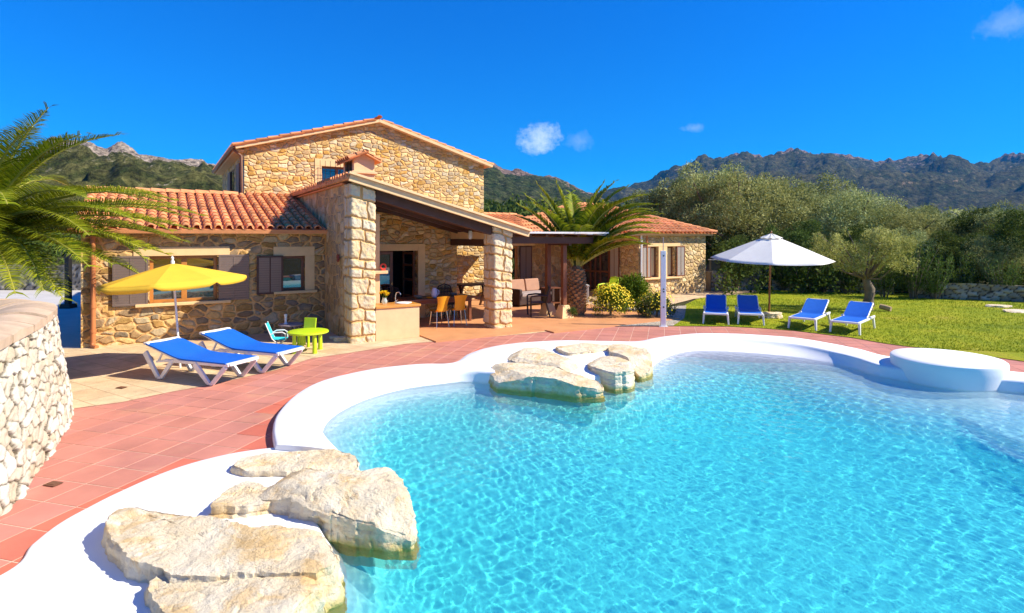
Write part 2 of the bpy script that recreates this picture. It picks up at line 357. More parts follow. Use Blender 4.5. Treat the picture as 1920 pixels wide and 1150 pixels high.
# pool plaster; the water's light absorption is painted in as a cyan tint by depth
m=Mt('depth_tinted_plaster'); pz=m.n('SeparateXYZ',{0:m.n('NewGeometry').outputs['Position']}).outputs['Z']
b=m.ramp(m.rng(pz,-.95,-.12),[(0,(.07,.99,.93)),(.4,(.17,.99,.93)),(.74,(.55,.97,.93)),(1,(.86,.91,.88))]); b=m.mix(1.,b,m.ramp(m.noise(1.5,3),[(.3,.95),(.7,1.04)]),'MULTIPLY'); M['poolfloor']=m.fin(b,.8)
m=Mt('pool_water'); N=m.N; N.remove(m.P)
bw=m.n('Bump',{'Height':m.noise(16,3,.6),'Strength':.13,'Distance':.012}); gl=N.new('ShaderNodeBsdfGlass'); m.t.links.new(bw.outputs[0],gl.inputs['Normal']); gl.inputs['IOR'].default_value=1.33; gl.inputs['Roughness'].default_value=0
tp=N.new('ShaderNodeBsdfTransparent'); mxw=N.new('ShaderNodeMixShader'); mxw.inputs[0].default_value=.40; m.t.links.new(gl.outputs[0],mxw.inputs[1]); m.t.links.new(tp.outputs[0],mxw.inputs[2])
m.t.links.new(mxw.outputs[0],N['Material Output'].inputs['Surface']); M['water']=m.m
# vegetation
def leafmat(name,a,b,tl=.25,rough=.75):
    m=Mt(name); c=m.mix(m.n('SeparateColor',{0:m.col()}).outputs[0],a,b); c=m.mix(1.,c,m.ramp(m.noise(1.3,4,.6),[(.3,.7),(.7,1.25)]),'MULTIPLY'); c=m.mix(1.,c,m.ramp(m.n('ObjectInfo').outputs['Random'],[(0,(.74,.78,.72)),(.5,(1.05,.98,.85)),(1,(1.12,1.18,1.22))]),'MULTIPLY')
    m.fin(c,rough,0,.12); tr=m.n('BsdfTranslucent',{0:c}); mx=m.n('MixShader',{0:tl}); m.t.links.new(m.P.outputs[0],mx.inputs[1]); m.t.links.new(tr.outputs[0],mx.inputs[2])
    m.t.links.new(mx.outputs[0],m.N['Material Output'].inputs[0]); return m.m
M['olive']=leafmat('olive_leaves',(.15,.17,.035),(.58,.60,.26))
M['olive2']=leafmat('young_olive_leaves',(.25,.27,.05),(.56,.56,.22))
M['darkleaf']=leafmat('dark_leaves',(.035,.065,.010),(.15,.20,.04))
M['oleander']=leafmat('oleander_leaves',(.04,.085,.014),(.15,.21,.045))
M['bushleaf']=leafmat('bush_leaves',(.07,.12,.006),(.24,.33,.02))
M['palm']=leafmat('palm_leaflets',(.05,.10,.004),(.42,.44,.02),.25,.55)
M['rachis']=simple('palm_rib',(.36,.33,.05),.5,.1,6)
M['flower']=simple('yellow_petals',(.85,.62,.01),.7,.05,8,ca=.15)
M['bark']=simple('olive_bark',(.17,.125,.085),.9,.35,4,1.,18)
M['palmbark']=simple('palm_trunk_scales',(.34,.19,.09),.9,.25,8,.8,30,ca=.6)
def hillmat(name,green,green2,rock,amt,sc):
    m=Mt(name); b=m.ramp(m.noise(sc*2,8,.72),[(.38,green),(.58,green2)])
    z=m.n('SeparateXYZ',{0:m.n('NewGeometry').outputs['Normal']}).outputs['Z']
    c=m.n('SeparateColor',{0:m.col()}).outputs[0]
    k=m.math('ADD',m.noise(sc*3.5,9,.75),m.math('MULTIPLY',c,amt)); b=m.mix(m.rng(k,.60,.70),b,rock)
    b=m.mix(1.,b,m.ramp(m.noise(sc*7,6,.7),[(.38,.35),(.62,1.7)]),'MULTIPLY')
    m.bump(m.noise(sc*4,9,.75),1.,.35/sc); return m.fin(b,.95,0,.1)
M['hill_left']=hillmat('scrub_hill',(.045,.062,.015),(.17,.16,.05),(.44,.35,.27),.38,.05)
M['hill_mid']=hillmat('wooded_hill',(.022,.042,.010),(.08,.09,.03),(.24,.16,.12),.3,.03)
M['hill_far']=hillmat('far_mountain',(.03,.045,.014),(.10,.09,.04),(.26,.17,.12),.30,.012)

# ---------------------------------------------------------------- ground, pool
from mathutils.geometry import tessellate_polygon
def sheet(name,outer,z,mat,holes=()):
    loops=[[Vector((p[0],p[1],z)) for p in outer]]+[[Vector((p[0],p[1],z)) for p in h] for h in holes]
    tri=tessellate_polygon(loops); vs=[p for l in loops for p in l]
    fs=[]
    for a,b,c in tri:
        n=(vs[b]-vs[a]).cross(vs[c]-vs[a]).z
        if abs(n)<1e-9: continue
        fs.append((a,b,c) if n>0 else (a,c,b))
    return struct(mesh_np(name,[tuple(v) for v in vs],fs,mat))
def smooth_line(pts,n,closed=False):
    """Catmull-Rom resample, pts array (k,d) -> (n,d) evenly by parameter length"""
    P=np.array(pts,float); k=len(P); out=[]
    seg=k if closed else k-1
    for i in range(seg):
        g=lambda j: P[j%k] if closed else P[min(max(j,0),k-1)]
        p0,p1,p2,p3=g(i-1),g(i),g(i+1),g(i+2)
        for t in np.linspace(0,1,24,endpoint=False):
            out.append(.5*((2*p1)+(-p0+p2)*t+(2*p0-5*p1+4*p2-p3)*t*t+(-p0+3*p1-3*p2+p3)*t**3))
    if not closed: out.append(P[-1])
    out=np.array(out); q=np.vstack([out,out[:1]]) if closed else out
    L=np.concatenate([[0],np.cumsum(np.linalg.norm(np.diff(q[:,:2],axis=0),axis=1))])
    s=np.linspace(0,L[-1],n,endpoint=not closed)
    return np.stack([np.interp(s,L,q[:,i]) for i in range(q.shape[1])],1)
ZW=-.10
pairs=[((516,834),(640,846),.10,.05),((511,803),(604,806),.10,.05),((521,772),(599,780),.10,.05),((559,735),(625,752),.10,.05),((611,711),(680,726),.10,.05),
 ((690,693),(750,708),.10,.05),((777,683),(817,699),.10,.05),((848,680),(870,694),.10,.05),((878,663),(912,696),.10,.05),((916,651),(950,702),.10,.05),((975,642),(1020,708),.10,.05),
 ((1054,638),(1105,706),.10,.05),((1133,639),(1170,692),.10,.05),((1193,640),(1214,674),.10,.08),((1224,634),(1238,653),.10,.22),((1260,629),(1268,639),.10,.42),((1310,625),(1312,634),.10,.55),
 ((1387,626),(1387,636),.10,.58),((1481,632),(1478,644),.10,.48),((1556,643),(1548,656),.10,.30),((1612,654),(1602,669),.10,.15),((1661,667),(1652,684),.10,.06),((1770,682),(1760,700),.10,.05),
 ((1882,694),(1876,709),.10,.05),((1960,702),(1955,717),.10,.05),((2080,716),(2075,732),.10,.05)]
st=[]
for o_,i_,zt,w in pairs:
    a=G(*o_,zt); b=G(*i_,zt); st.append((a.x,a.y,b.x,b.y,zt,w))
for a,b in (((13.2,8.8),(12.9,8.45)),((15.2,7.0),(14.8,6.8)),((16,3.5),(15.4,3.5)),((15,0.6),(14.4,.9)),((9,-1.6),(9,-1.1))): st.append((*a,*b,.10,.05))
ring=smooth_line(st,420)
def unit2(v): return v/np.maximum(np.linalg.norm(v,axis=-1,keepdims=True),1e-9)
def loft_ring(name,ring,mat,under=-.55):
    o=ring[:,:2]; n=ring[:,2:4]; zt=ring[:,4]; w=ring[:,5]; d=unit2(n-o); L=np.linalg.norm(n-o,axis=1)
    rows=[]
    def row(base,off,z): rows.append(np.concatenate([base+d*np.asarray(off)[...,None]*np.ones((len(o),1)) if np.ndim(off) else base+d*off,np.asarray(z).reshape(-1,1)*np.ones((len(o),1))],1))
    one=np.ones(len(o))
    row(o,0,-.06*one); row(o,0,zt-.045); row(o,.012,zt-.015); row(o,.04,zt)
    for f in (.25,.5,.75): rows.append(np.concatenate([o*(1-f)+n*f,(zt+.012*math.sin(f*math.pi))[:,None]],1))
    row(n,-.05,zt-.002); row(n,-.015,zt-.014); row(n,.012*one,zt-.04)
    for f in (.25,.5,.75,1.,1.4,2.2): row(n,.012+(w-.012)*f, zt-.04+(ZW-zt+.04)*(f**.85 if f<=1 else 1+(f-1)*1.4))
    row(n,w*2.2+.06,under*one)
    P=np.stack(rows,1); k=P.shape[1]; m_=len(o)
    P[...,2]+= .010*fbm(np.stack([P[...,0]*1.3,P[...,1]*1.3,0*P[...,0]],-1),3,5)
    idx=np.arange(m_*k).reshape(m_,k); Fq=np.stack([idx[:-1,:-1],idx[:-1,1:],idx[1:,1:],idx[1:,:-1]],-1).reshape(-1,4)[:,::-1]
    Fl=[tuple(int(q) for q in f) for f in Fq]+[tuple(int(q) for q in idx[0]),tuple(int(q) for q in idx[-1][::-1])]
    o=mesh_np(name,P.reshape(-1,3),Fl,mat,smooth=True); o.data.set_sharp_from_angle(angle=R(50)); return o
struct(loft_ring('pool_coping',ring,M['gypsum'])).data.name='pool_coping'
# low white deck in front of the camera
dk=[((516,838),(640,850)),((430,850),(600,890)),((340,872),(560,925)),((250,907),(600,985)),((130,967),(598,1035)),((60,1017),(565,1090)),((0,1075),(515,1150))]
dst=[]
for a,b in dk:
    a=G(*a,.03); b=G(*b,.03); dst.append((a.x,a.y,b.x,b.y,.03,.10))
for a,b in (((-4.15,3.3),(-1.75,2.9)),((-4.6,2.0),(-2.2,2.0)),((-5,.5),(-2.7,.6)),((-5.2,-1.4),(-3,-1.2))): dst.append((*a,*b,.03,.10))
deck=smooth_line(dst,160)
struct(loft_ring('pool_deck',deck[::-1].copy(),M['gypsum']))
for o_ in (bpy.data.objects['pool_deck'],):
    me=o_.data; me.flip_normals()
inner=np.vstack([ring[:,2:4][::4],deck[:,2:4][::-1][::4][:0],deck[:,2:4][:0]])
inner=np.vstack([ring[::3,2:4],[[3,-1.6]],deck[::-3,2:4]])      # water outline, closed
midl=np.vstack([(ring[::3,:2]*.45+ring[::3,2:4]*.55),[[3,-1.9]],(deck[::-3,:2]*.3+deck[::-3,2:4]*.7)])
def inside_poly(X,Y,P):
    c=np.zeros(X.shape,bool); n=len(P)
    for i in range(n):
        x1,y1=P[i];x2,y2=P[(i+1)%n]
        if y1==y2: continue
        t=((y1>Y)!=(y2>Y))&(X<(x2-x1)*(Y-y1)/(y2-y1)+x1); c^=t
    return c
def sdist(X,Y,P,closed=True):
    d=np.full(X.shape,1e9); n=len(P)
    for i in range(n if closed else n-1):
        a=P[i];b=P[(i+1)%n]; ab=b-a; l=(ab**2).sum()
        if l<1e-9: continue
        t=np.clip(((X-a[0])*ab[0]+(Y-a[1])*ab[1])/l,0,1); d=np.minimum(d,(X-a[0]-t*ab[0])**2+(Y-a[1]-t*ab[1])**2)
    d=np.sqrt(d); return np.where(inside_poly(X,Y,P),d,-d) if closed else d
def sst(x,a,b):
    t=np.clip((x-a)/(b-a),0,1); return t*t*(3-2*t)
def grid_mesh(name,X,Y,Z,mat,keep=None,col=None,smooth=True,parent=None):
    n,m_=X.shape; idx=np.arange(n*m_).reshape(n,m_)
    Fq=np.stack([idx[:-1,:-1],idx[:-1,1:],idx[1:,1:],idx[1:,:-1]],-1).reshape(-1,4)
    co=np.stack([X,Y,Z],-1).reshape(-1,3)
    if keep is not None:
        k=keep.ravel(); Fq=Fq[k[Fq].any(1)]; used=np.unique(Fq); mp=np.zeros(n*m_,int); mp[used]=np.arange(len(used)); Fq=mp[Fq]; co=co[used]
        if col is not None: col=np.asarray(col).reshape(n*m_,-1)[used]
    elif col is not None: col=np.asarray(col).reshape(n*m_,-1)
    if col is not None and col.shape[1]==1: col=np.repeat(col,3,1)
    return mesh_np(name,co,np.ascontiguousarray(Fq),mat,parent,col,smooth)
shelf=np.array([list(G(1700,737,-.1))[:2],list(G(1736,741,-.1))[:2],list(G(1760,752,-.1))[:2],list(G(1800,775,-.1))[:2],list(G(1856,800,-.1))[:2],list(G(1920,821,-.1))[:2],list(G(2010,850,-.1))[:2],list(G(2200,900,-.1))[:2],[14,3],[17,3],[17,11],[10,11],[8.2,10]])
xs=np.arange(-5,16.6,.07); ys=np.arange(-1.6,15,.07); X,Y=np.meshgrid(xs,ys)
d=sdist(X,Y,inner)
wide=.9+2.6*sst(X+.35*Y,5.5,9.5)
dep=.12+.66*sst(d,-.1,wide)
dep=dep*(1-.32*sst(4.5-X-.1*(Y-9)**2*0,1.5,5.0)*sst(Y,6.0,9.0))
sd=sdist(X,Y,shelf); dep=dep*(1-sst(sd,-.03,.10))+np.minimum(dep,.34)*sst(sd,-.03,.10)
dep=np.where(d<-.05,.5,dep)
fl=grid_mesh('pool_basin',X,Y,ZW-dep,M['poolfloor'],keep=d>-.5); struct(fl); fl.cycles.is_caustics_receiver=True
for nme in ('pool_coping','pool_deck'): bpy.data.objects[nme].cycles.is_caustics_receiver=True
# water with real waves
xs=np.arange(-4.6,15.8,.020); ys=np.arange(2.6,14.6,.020); X,Y=np.meshgrid(xs,ys)
wr=np.random.default_rng(11); Z=np.zeros_like(X)
WV=[]
for i in range(44):
    lam=math.exp(wr.uniform(math.log(.075),math.log(.30))); k=2*math.pi/lam; a=wr.uniform(0,2*math.pi)
    A=.0027*lam*(lam/.2)**.35; ph=wr.uniform(0,6.28); kx,ky=k*math.cos(a),k*math.sin(a); WV.append((kx,ky,ph,A))
calm=.50+.42*sst(fbm(np.stack([X*.35,Y*.35,0*X],-1),3,21),-.35,.35)
calm*=.55+.45*sst(X+.2*Y,-1.5,3.5)
for kx,ky,ph,A in WV: Z+=A*np.sin(kx*X+ky*Y+ph+.6*np.sin(.7*X+.4*Y))
d2=sdist(X[::6,::6],Y[::6,::6],inner); d2=np.repeat(np.repeat(d2,6,0),6,1)[:X.shape[0],:X.shape[1]]
wt_=grid_mesh('pool_water',X,Y,ZW+Z*calm,M['water'],keep=d2>-.25-.6*sst(Y,11,13)); struct(wt_); wt_.cycles.is_caustics_caster=True
# island
c=Vector((8.0,10.47,0)); mb=MB()
mb.lathe([(.80,-.6),(.835,-.15),(.86,.10),(.875,.235),(.868,.275),(.84,.298),(.6,.308),(.3,.31)],96,c)
isl=mb.build('pool_island',M['gypsum'],smooth=True); tag(isl,'round white plastered platform standing in the far right side of the pool','platform'); isl.cycles.is_caustics_receiver=True

big=4200
sheet('ground',[(-big,-big),(big,-big),(big,5200),(-big,5200)],-.03,M['earth'],[midl])
bound=[(130,768),(228,755),(318,736),(392,723),(520,694),(583,673),(660,661.6),(758,646),(871,636),(996,626),(1068,617)]
bg_=[list(G(*p))[:2] for p in bound]
PATHO=[(-6.7,-2),(-4.2,4.2),(-6.6,8.2),(-7.2,10.6),(-3,13.5),(2,18),(6,18),(11,16.5),(16,13),(20,9),(20,-2.6)]
sheet('path',PATHO,-.0035,M['grout'],[midl])
# red tiles, one mesh of individual pavers cut round the pool
ang=R(-15); ts=.405; ca_,sa_=math.cos(ang),math.sin(ang)
mb=MB(); trg=random.Random(4)
ol=np.array(PATHO); cells=[]
for i in range(-70,75):
    for j in range(-20,75):
        cx=(i+.5)*ts*ca_-(j+.5)*ts*sa_; cy=(i+.5)*ts*sa_+(j+.5)*ts*ca_
        if not(-8<cx<17 and -2<cy<18.5): continue
        cells.append((i,j,cx,cy))
cx=np.array([c_[2] for c_ in cells]); cy=np.array([c_[3] for c_ in cells])
inO=inside_poly(cx,cy,ol); outer_ring=np.vstack([ring[::3,:2],[[3,-2]],deck[::-3,:2]]); dO=sdist(cx,cy,outer_ring)
for (i,j,x,y),a,b in zip(cells,inO,dO):
    if not a or b>.30 or b<-4.2: continue
    g=.0065; h=[]
    for u,v in ((g,g),(ts-g,g),(ts-g,ts-g),(g,ts-g)):
        U=i*ts+u; W=j*ts+v; h.append((U*ca_-W*sa_,U*sa_+W*ca_,trg.uniform(-.0012,.0012)))
    if b>-.20: c_=(.56,.15,.095); k=trg.uniform(.9,1.1)
    else: c_=(.50,.20,.148); k=trg.uniform(.93,1.06)
    t=trg.uniform(-.015,.015); c_=(c_[0]*k+t,c_[1]*k,c_[2]*k-t*.5)
    mb.quad(*h,col=c_)
    for a_,b_ in ((0,1),(1,2),(2,3),(3,0)):
        p,q=h[a_],h[b_]; mb.quad((p[0],p[1],-.02),(q[0],q[1],-.02),q,p,col=c_)
struct(mb.build('path_tiles',M['redtile']))
c_=G(94,908); mb=MB(); mb.box(-.07,.07,-.05,.05,.001,.008); mb.box(-.05,.05,-.03,.03,.008,.012)
for k,p in enumerate(((100,908),(228,727),(1058,655))):
    o_=mb.build('floor_drain',M['copper'],bevel=.002) if k==0 else bpy.data.objects['floor_drain'].copy()
    if k: COL.objects.link(o_)
    o_.location=G(*p,.006 if k!=1 else .014); o_.rotation_euler=(0,0,R(-15))
    tag(o_,('small brown drain cover in the red tiles below the curved stone wall','small brown drain cover in the pale paving left of the sun loungers','small brown cover in the red tiles behind the pool boulders')[k],'drain','small drain covers in the paving')
CX,CY=G(659,645).x,G(659,645).y                              # house corner (front pillar)
RZ=math.atan2(F,1740.0); cu,su=math.cos(RZ),math.sin(RZ)
def H(s,t,z=0): return Vector((CX+s*cu-t*su,CY+s*su+t*cu,z))
terr=bg_+[list(G(1068,606))[:2],list(G(1085,585))[:2],list(G(1130,573))[:2],list(G(1250,574))[:2],list(G(1300,561))[:2],list(G(1420,549))[:2],[13,31],[-3,34],[-12,24],[-11.5,12.62],[-9.2,12.62],[-11.5,12.6],[-14,12.6],[-14,9.6],[-6.6,8.3]]
terr=[p for p in terr if p not in ([-11.5,12.62],[-9.2,12.62],[-11.5,12.6])]
terr=[[p[0],p[1]] for p in terr]
sheet('terrace_paving',terr,.006,M['terrace'])
sheet('driveway',[(-14,12.75),(-9.4,12.75),(-9.9,13.6),(-14.2,20.6),(-15,45),(-70,50),(-70,12.75)],.010,M['drive'])
lb=[(1262,612),(1367,613),(1425,616),(1490,621),(1540,627),(1598,634),(1660,645),(1760,658),(1879,673),(1960,684),(2060,700)]
lawnp=[list(G(*p))[:2] for p in lb]+[[24,8],[60,4],[80,30],[40,27],[20,23.5],[14,27.5],[12.5,29]]+[list(G(*p))[:2] for p in ((1418,549),(1310,560),(1285,572),(1283,598))]
sheet('lawn',lawnp,.014,M['lawn'])
sheet('gravel_bed',[list(G(*p))[:2] for p in ((1068,612.5),(1150,613),(1262,612),(1283,598),(1287,574),(1200,578),(1120,577),(1078,588),(1060,600))],.018,M['gravel'])
mb=MB(); mb.box(.6,4.9,.1,8.0,-.02,.035); mb.box(4.9,9.6,-1.3,8.0,-.02,.035); mb.box(1.75,4.9,-.9,.1,-.02,.035)
pf=struct(mb.build('porch_floor',M['porchfloor'])); pf.location=(CX,CY,0); pf.rotation_euler=(0,0,RZ)

# ---------------------------------------------------------------- boulders
def rock(name,top,zt,base=None,zb=-.25,label='',cat='boulder',na=110,seed=0,rough=.05,tilt=None,join=None,dome=.05,layers=3,grp=None,pix=True,planes=None):
    T=np.array([list(G(x,y,zt))[:2] for x,y in top]) if pix else np.array(top)
    T=smooth_line(T,na,closed=True)
    c0=T.mean(0)
    if base is None: B=c0+(T-c0)*(1.10 if dome<.04 else 1.05)
    else:
        B=np.array([list(G(x,y,0))[:2] for x,y in base]); B=smooth_line(B,na,closed=True)
    th=np.linspace(0,2*math.pi,na,endpoint=False); rr=np.random.default_rng(seed*13+5)
    Rm=np.linalg.norm(T-c0,axis=1).max(); k1=2.2/Rm**.5
    jag=(.050*fbm(np.c_[T*4,0*th+seed],3,seed,.6)+.028*fbm(np.c_[T*16,0*th+seed],3,seed+1,.6))*min(1,Rm/.6)
    od=unit2(T-c0); T2=T+od*jag[:,None]; rows=[]; nt=26; H_=zt-zb
    for i in range(1,nt+1):
        f=(i/nt)**.8; P=c0+(T2-c0)*f; rows.append(np.c_[P,np.full(na,zt)])
    ns=26; nl_=max(2,int(round((zt+.02)/.085))); lay=rr.uniform(-1,1,(40,))
    for i in range(1,ns+1):
        f=i/ns; z=zt-H_*f; P=T2*(1-f)+(B+od*jag[:,None])*f
        q=(zt-z)/.075+.9*fbm(np.c_[T*1.6,0*th+seed],2,seed+2); li_=np.floor(q).astype(int); fr_l=q-li_
        off=.022*(vnoise(np.c_[T*3.5,li_*7.3+seed],seed+3)*2-1)+.014*(1-np.abs(fr_l-.5)*2)**.5-.010
        rows.append(np.c_[P+od*off[:,None],np.full(na,z)])
    P=np.stack(rows); fr=np.arange(len(rows)); side=(fr>=nt)[:,None]
    if tilt: P[...,2]+=((P[...,0]-c0[0])*tilt[0]+(P[...,1]-c0[1])*tilt[1])*np.clip((P[...,2]-zb)/H_,0,1)
    # facets: slope planes and split ledges cut from the top
    npl=6 if planes is None else 0
    cuts=[(rr.uniform(0,6.28),rr.uniform(.45,.85),rr.uniform(.15,.55)) for _ in range(npl)]+list(planes or [])
    for a_,d_,sl in cuts:
        pr_=((P[...,0]-c0[0])*math.cos(a_)+(P[...,1]-c0[1])*math.sin(a_)); ext=((T-c0)@np.array([math.cos(a_),math.sin(a_)])).max()
        w_=.05*fbm(P*3+seed,3,seed+40)
        P[...,2]=np.minimum(P[...,2],zt+.02-sl*np.maximum(0,pr_-ext*d_+w_)*1.0)
    Q=P*1.0
    n1=fbm(Q*2.1+seed*7,3,seed+9); n2=fbm(Q*9+seed*3,5,seed+11,.62); rg_=1-np.abs(fbm(Q*3.2+seed*5,4,seed+15,.55))*3.2; crk=np.clip(rg_-.86,0,1)*7
    P[...,2]+=np.where(side,.25,1)*(n1*rough*.55+n2*rough*.14-crk*rough*.16)
    nrm=unit2(P[...,:2]-c0); P[...,:2]+=nrm*((n2*rough*.30)*np.where(side,1.5,.1))[...,None]
    ctr=np.array([[c0[0],c0[1],P[0,:,2].mean()]])
    n=len(rows); idx=1+np.arange(n*na).reshape(n,na)
    fs=[(0,int(idx[0,j]),int(idx[0,(j+1)%na])) for j in range(na)]
    for i in range(n-1):
        for j in range(na): fs.append((int(idx[i,j]),int(idx[i+1,j]),int(idx[i+1,(j+1)%na]),int(idx[i,(j+1)%na])))
    area=np.cross(T,np.roll(T,-1,0)).sum()
    if area<0: fs=[f[::-1] for f in fs]
    co=np.vstack([ctr,P.reshape(-1,3)])
    if join is not None: b=len(join[0]); return (np.vstack([join[0],co]),join[1]+[tuple(i+b for i in f) for f in fs])
    o=mesh_np(name,co,fs,M['rock'],smooth=True); o.data.set_sharp_from_angle(angle=R(28)); tag(o,label,cat,grp)
    return o,(co,fs)
A=[(225,950),(273,959),(352,968),(421,981),(462,990),(521,988),(583,990),(618,1003),(628,1035),(600,1062),(520,1066),(450,1066),(380,1072),(311,1070),(280,1064),(246,1047),(214,1020),(206,985)]
B=[(285,1084),(330,1068),(420,1062),(500,1052),(570,1040),(618,1028),(628,1045),(600,1083),(566,1122),(530,1170),(440,1205),(340,1200),(300,1145),(274,1112)]
o1,d1=rock('boulder',A,.20,zb=-.25,seed=1,rough=.075,tilt=(-.02,.05),dome=.01,na=260,planes=[(R(20),.7,.25),(R(-60),.75,.3),(R(150),.86,.3)])
bpy.data.objects.remove(o1)
d1=rock('boulder',B,.14,zb=-.30,seed=2,rough=.075,join=d1,dome=.01,na=260,planes=[(R(10),.62,.35),(R(-50),.6,.25)])
o1=mesh_np('boulder',d1[0],d1[1],M['rock'],smooth=True); o1.data.set_sharp_from_angle(angle=R(28)); tag(o1,'largest flat pale boulder, nearest the viewer, on the white pool edge','boulder',"pale boulders on the pool edge")
rk="pale boulders on the pool edge"
rock('boulder',[(470,893),(504,886),(538,877),(607,882),(680,882),(728,880),(746,893),(765,925),(762,948),(720,950),(670,945),(620,938),(580,930),(540,922),(500,915),(468,905)],.25,
     [(455,905),(420,925),(385,956),(440,955),(504,962),(572,985),(627,1006),(710,998),(776,985),(778,955),(775,925),(750,890),(680,885),(600,885),(538,888),(490,890)][::1] and None,zb=-.25,seed=5,rough=.09,na=260,planes=[(R(-95),.15,.55),(R(-60),.45,.6),(R(175),.45,.45),(R(20),.75,.3),(R(-130),.4,.5)],label='high angular pale boulder in the middle of the three on the near pool edge',grp=rk,dome=.03)
rock('boulder',[(447,862),(480,851),(531,842),(590,834),(641,845),(667,851),(668,866),(640,874),(560,878),(500,880),(459,880),(440,872)],.12,zb=-.2,seed=9,rough=.06,dome=.02,label='low yellowish boulder behind the high angular one where the raised pool rim ends',grp=rk)
rock('boulder',[(420,928),(440,912),(470,900),(500,915),(520,935),(480,950),(430,952),(395,952)],.13,zb=-.1,seed=12,rough=.07,label='small sloping boulder at the left foot of the high angular boulder',grp=rk)
rock('boulder',[(917,687),(940,681),(995,682),(1054,686),(1094,698),(1131,713),(1085,714),(1015,708),(940,700)],.17,zb=-.35,seed=14,rough=.05,label='long flat boulder lying lowest at the water in the far boulder group',grp=rk,layers=2)
rock('boulder',[(953,662),(975,655),(1015,650),(1038,660),(1070,672),(1084,683),(1074,689),(1015,681),(967,674)],.20,zb=-.05,seed=17,rough=.05,label='left boulder of the far group, behind the long flat boulder',grp=rk)
rock('boulder',[(1042,650),(1074,641),(1120,640),(1149,643),(1145,649),(1114,657),(1074,662),(1054,658)],.17,zb=-.05,seed=21,rough=.04,label='hindmost boulder of the far group, touching the red tiles',grp=rk)
rock('boulder',[(1140,655),(1152,645),(1173,642),(1203,647),(1220,664),(1219,675),(1200,680),(1180,672),(1160,664)],.20,zb=-.3,seed=25,rough=.05,label='rightmost boulder of the far group, beside the curved white beach',grp=rk)
rock('boulder',[(1104,678),(1118,668),(1149,667),(1180,676),(1187,686),(1184,695),(1153,698),(1118,690)],.20,zb=-.3,seed=28,rough=.05,label='squarish boulder between the long flat boulder and the rightmost one of the far group',grp=rk)
# ---------------------------------------------------------------- curved dry stone wall on the left
def voro(U,W,su_,sw_,seed,jit=.8):
    gx=np.floor(U/su_).astype(int); gy=np.floor(W/sw_).astype(int); f1=np.full(U.shape,9.);f2=np.full(U.shape,9.); cid=np.zeros(U.shape)
    for dx in (-1,0,1):
        for dy in (-1,0,1):
            a=gx+dx;b=gy+dy; q=np.stack([a,b,0*a],-1).astype(float)+.001
            jx=vnoise(q+.0,seed); jy=vnoise(q,seed+50)
            px=(a+.5+(jx-.5)*jit+ (b%2)*.5)*su_; py=(b+.5+(jy-.5)*jit)*sw_
            dd=np.sqrt(((U-px)/su_)**2+((W-py)/sw_)**2); new=dd<f1
            f2=np.where(new,f1,np.minimum(f2,dd)); cid=np.where(new,vnoise(q,seed+90),cid); f1=np.where(new,dd,f1)
    return f1,f2,cid
m=Mt('pale_dry_stone'); c_=m.n('SeparateColor',{0:m.col()}); b=m.mix(c_.outputs[0],(.58,.47,.32),(.77,.72,.61))
b=m.mix(m.math('MULTIPLY',m.rng(m.noise(6,6,.7),.55,.7),.6),b,(.60,.42,.22)); b=m.mix(m.math('MULTIPLY',m.rng(m.noise(24,6,.75),.58,.7),.5),b,(.30,.27,.24))
b=m.mix(c_.outputs[1],b,(.10,.07,.04)); m.bump(m.noise(30,7,.72),1.,.022); M['pale_dry']=m.fin(b,.9,0,.2)
wp=smooth_line([(-3.9,3.2),(-4.62,5.13),(-5.05,5.99),(-5.66,7.1),(-6.35,8.15),(-6.85,8.62),(-7.6,8.95),(-8.8,9.2),(-10.5,9.4)],520)
tg=unit2(np.gradient(wp,axis=0)); nr=np.stack([tg[:,1],-tg[:,0]],1)
Ls=np.concatenate([[0],np.cumsum(np.linalg.norm(np.diff(wp,axis=0),axis=1))]); zz=np.linspace(0,1.47,118)
U,W=np.meshgrid(Ls,zz,indexing='ij'); UU=U+.05*fbm(np.stack([U*4,W*4,0*U],-1),3,3); WW=W+.05*fbm(np.stack([U*4,W*4,0*U+5],-1),3,4)
f1,f2,cid=voro(UU,WW,.235,.135,6,.95); e=f2-f1; hgt=.030*sst(e,0,.13)+.032*cid+.030*fbm(np.stack([U*9,W*9,cid*20],-1),4,8)
bat=.20*(W/1.47)
PX=wp[:,0][:,None]+nr[:,0][:,None]*(hgt-bat); PY=wp[:,1][:,None]+nr[:,1][:,None]*(hgt-bat)
wall_root=empty('curved_stone_wall','curved white dry stone wall with domed tan cap stones at the left edge','wall')
colr=np.stack([cid,1-sst(e,.03,.14),0*cid],-1)
wf=grid_mesh('wall_face',PX,PY,W,M['pale_dry'],col=colr,parent=wall_root,smooth=True)
wf.data.flip_normals() if False else None
capm=simple('tan_cap_stone',(.50,.36,.24),.85,.2,4,.6,25,ca=.25); capm=capm
mb=MB(); i=0; cr_=random.Random(3)
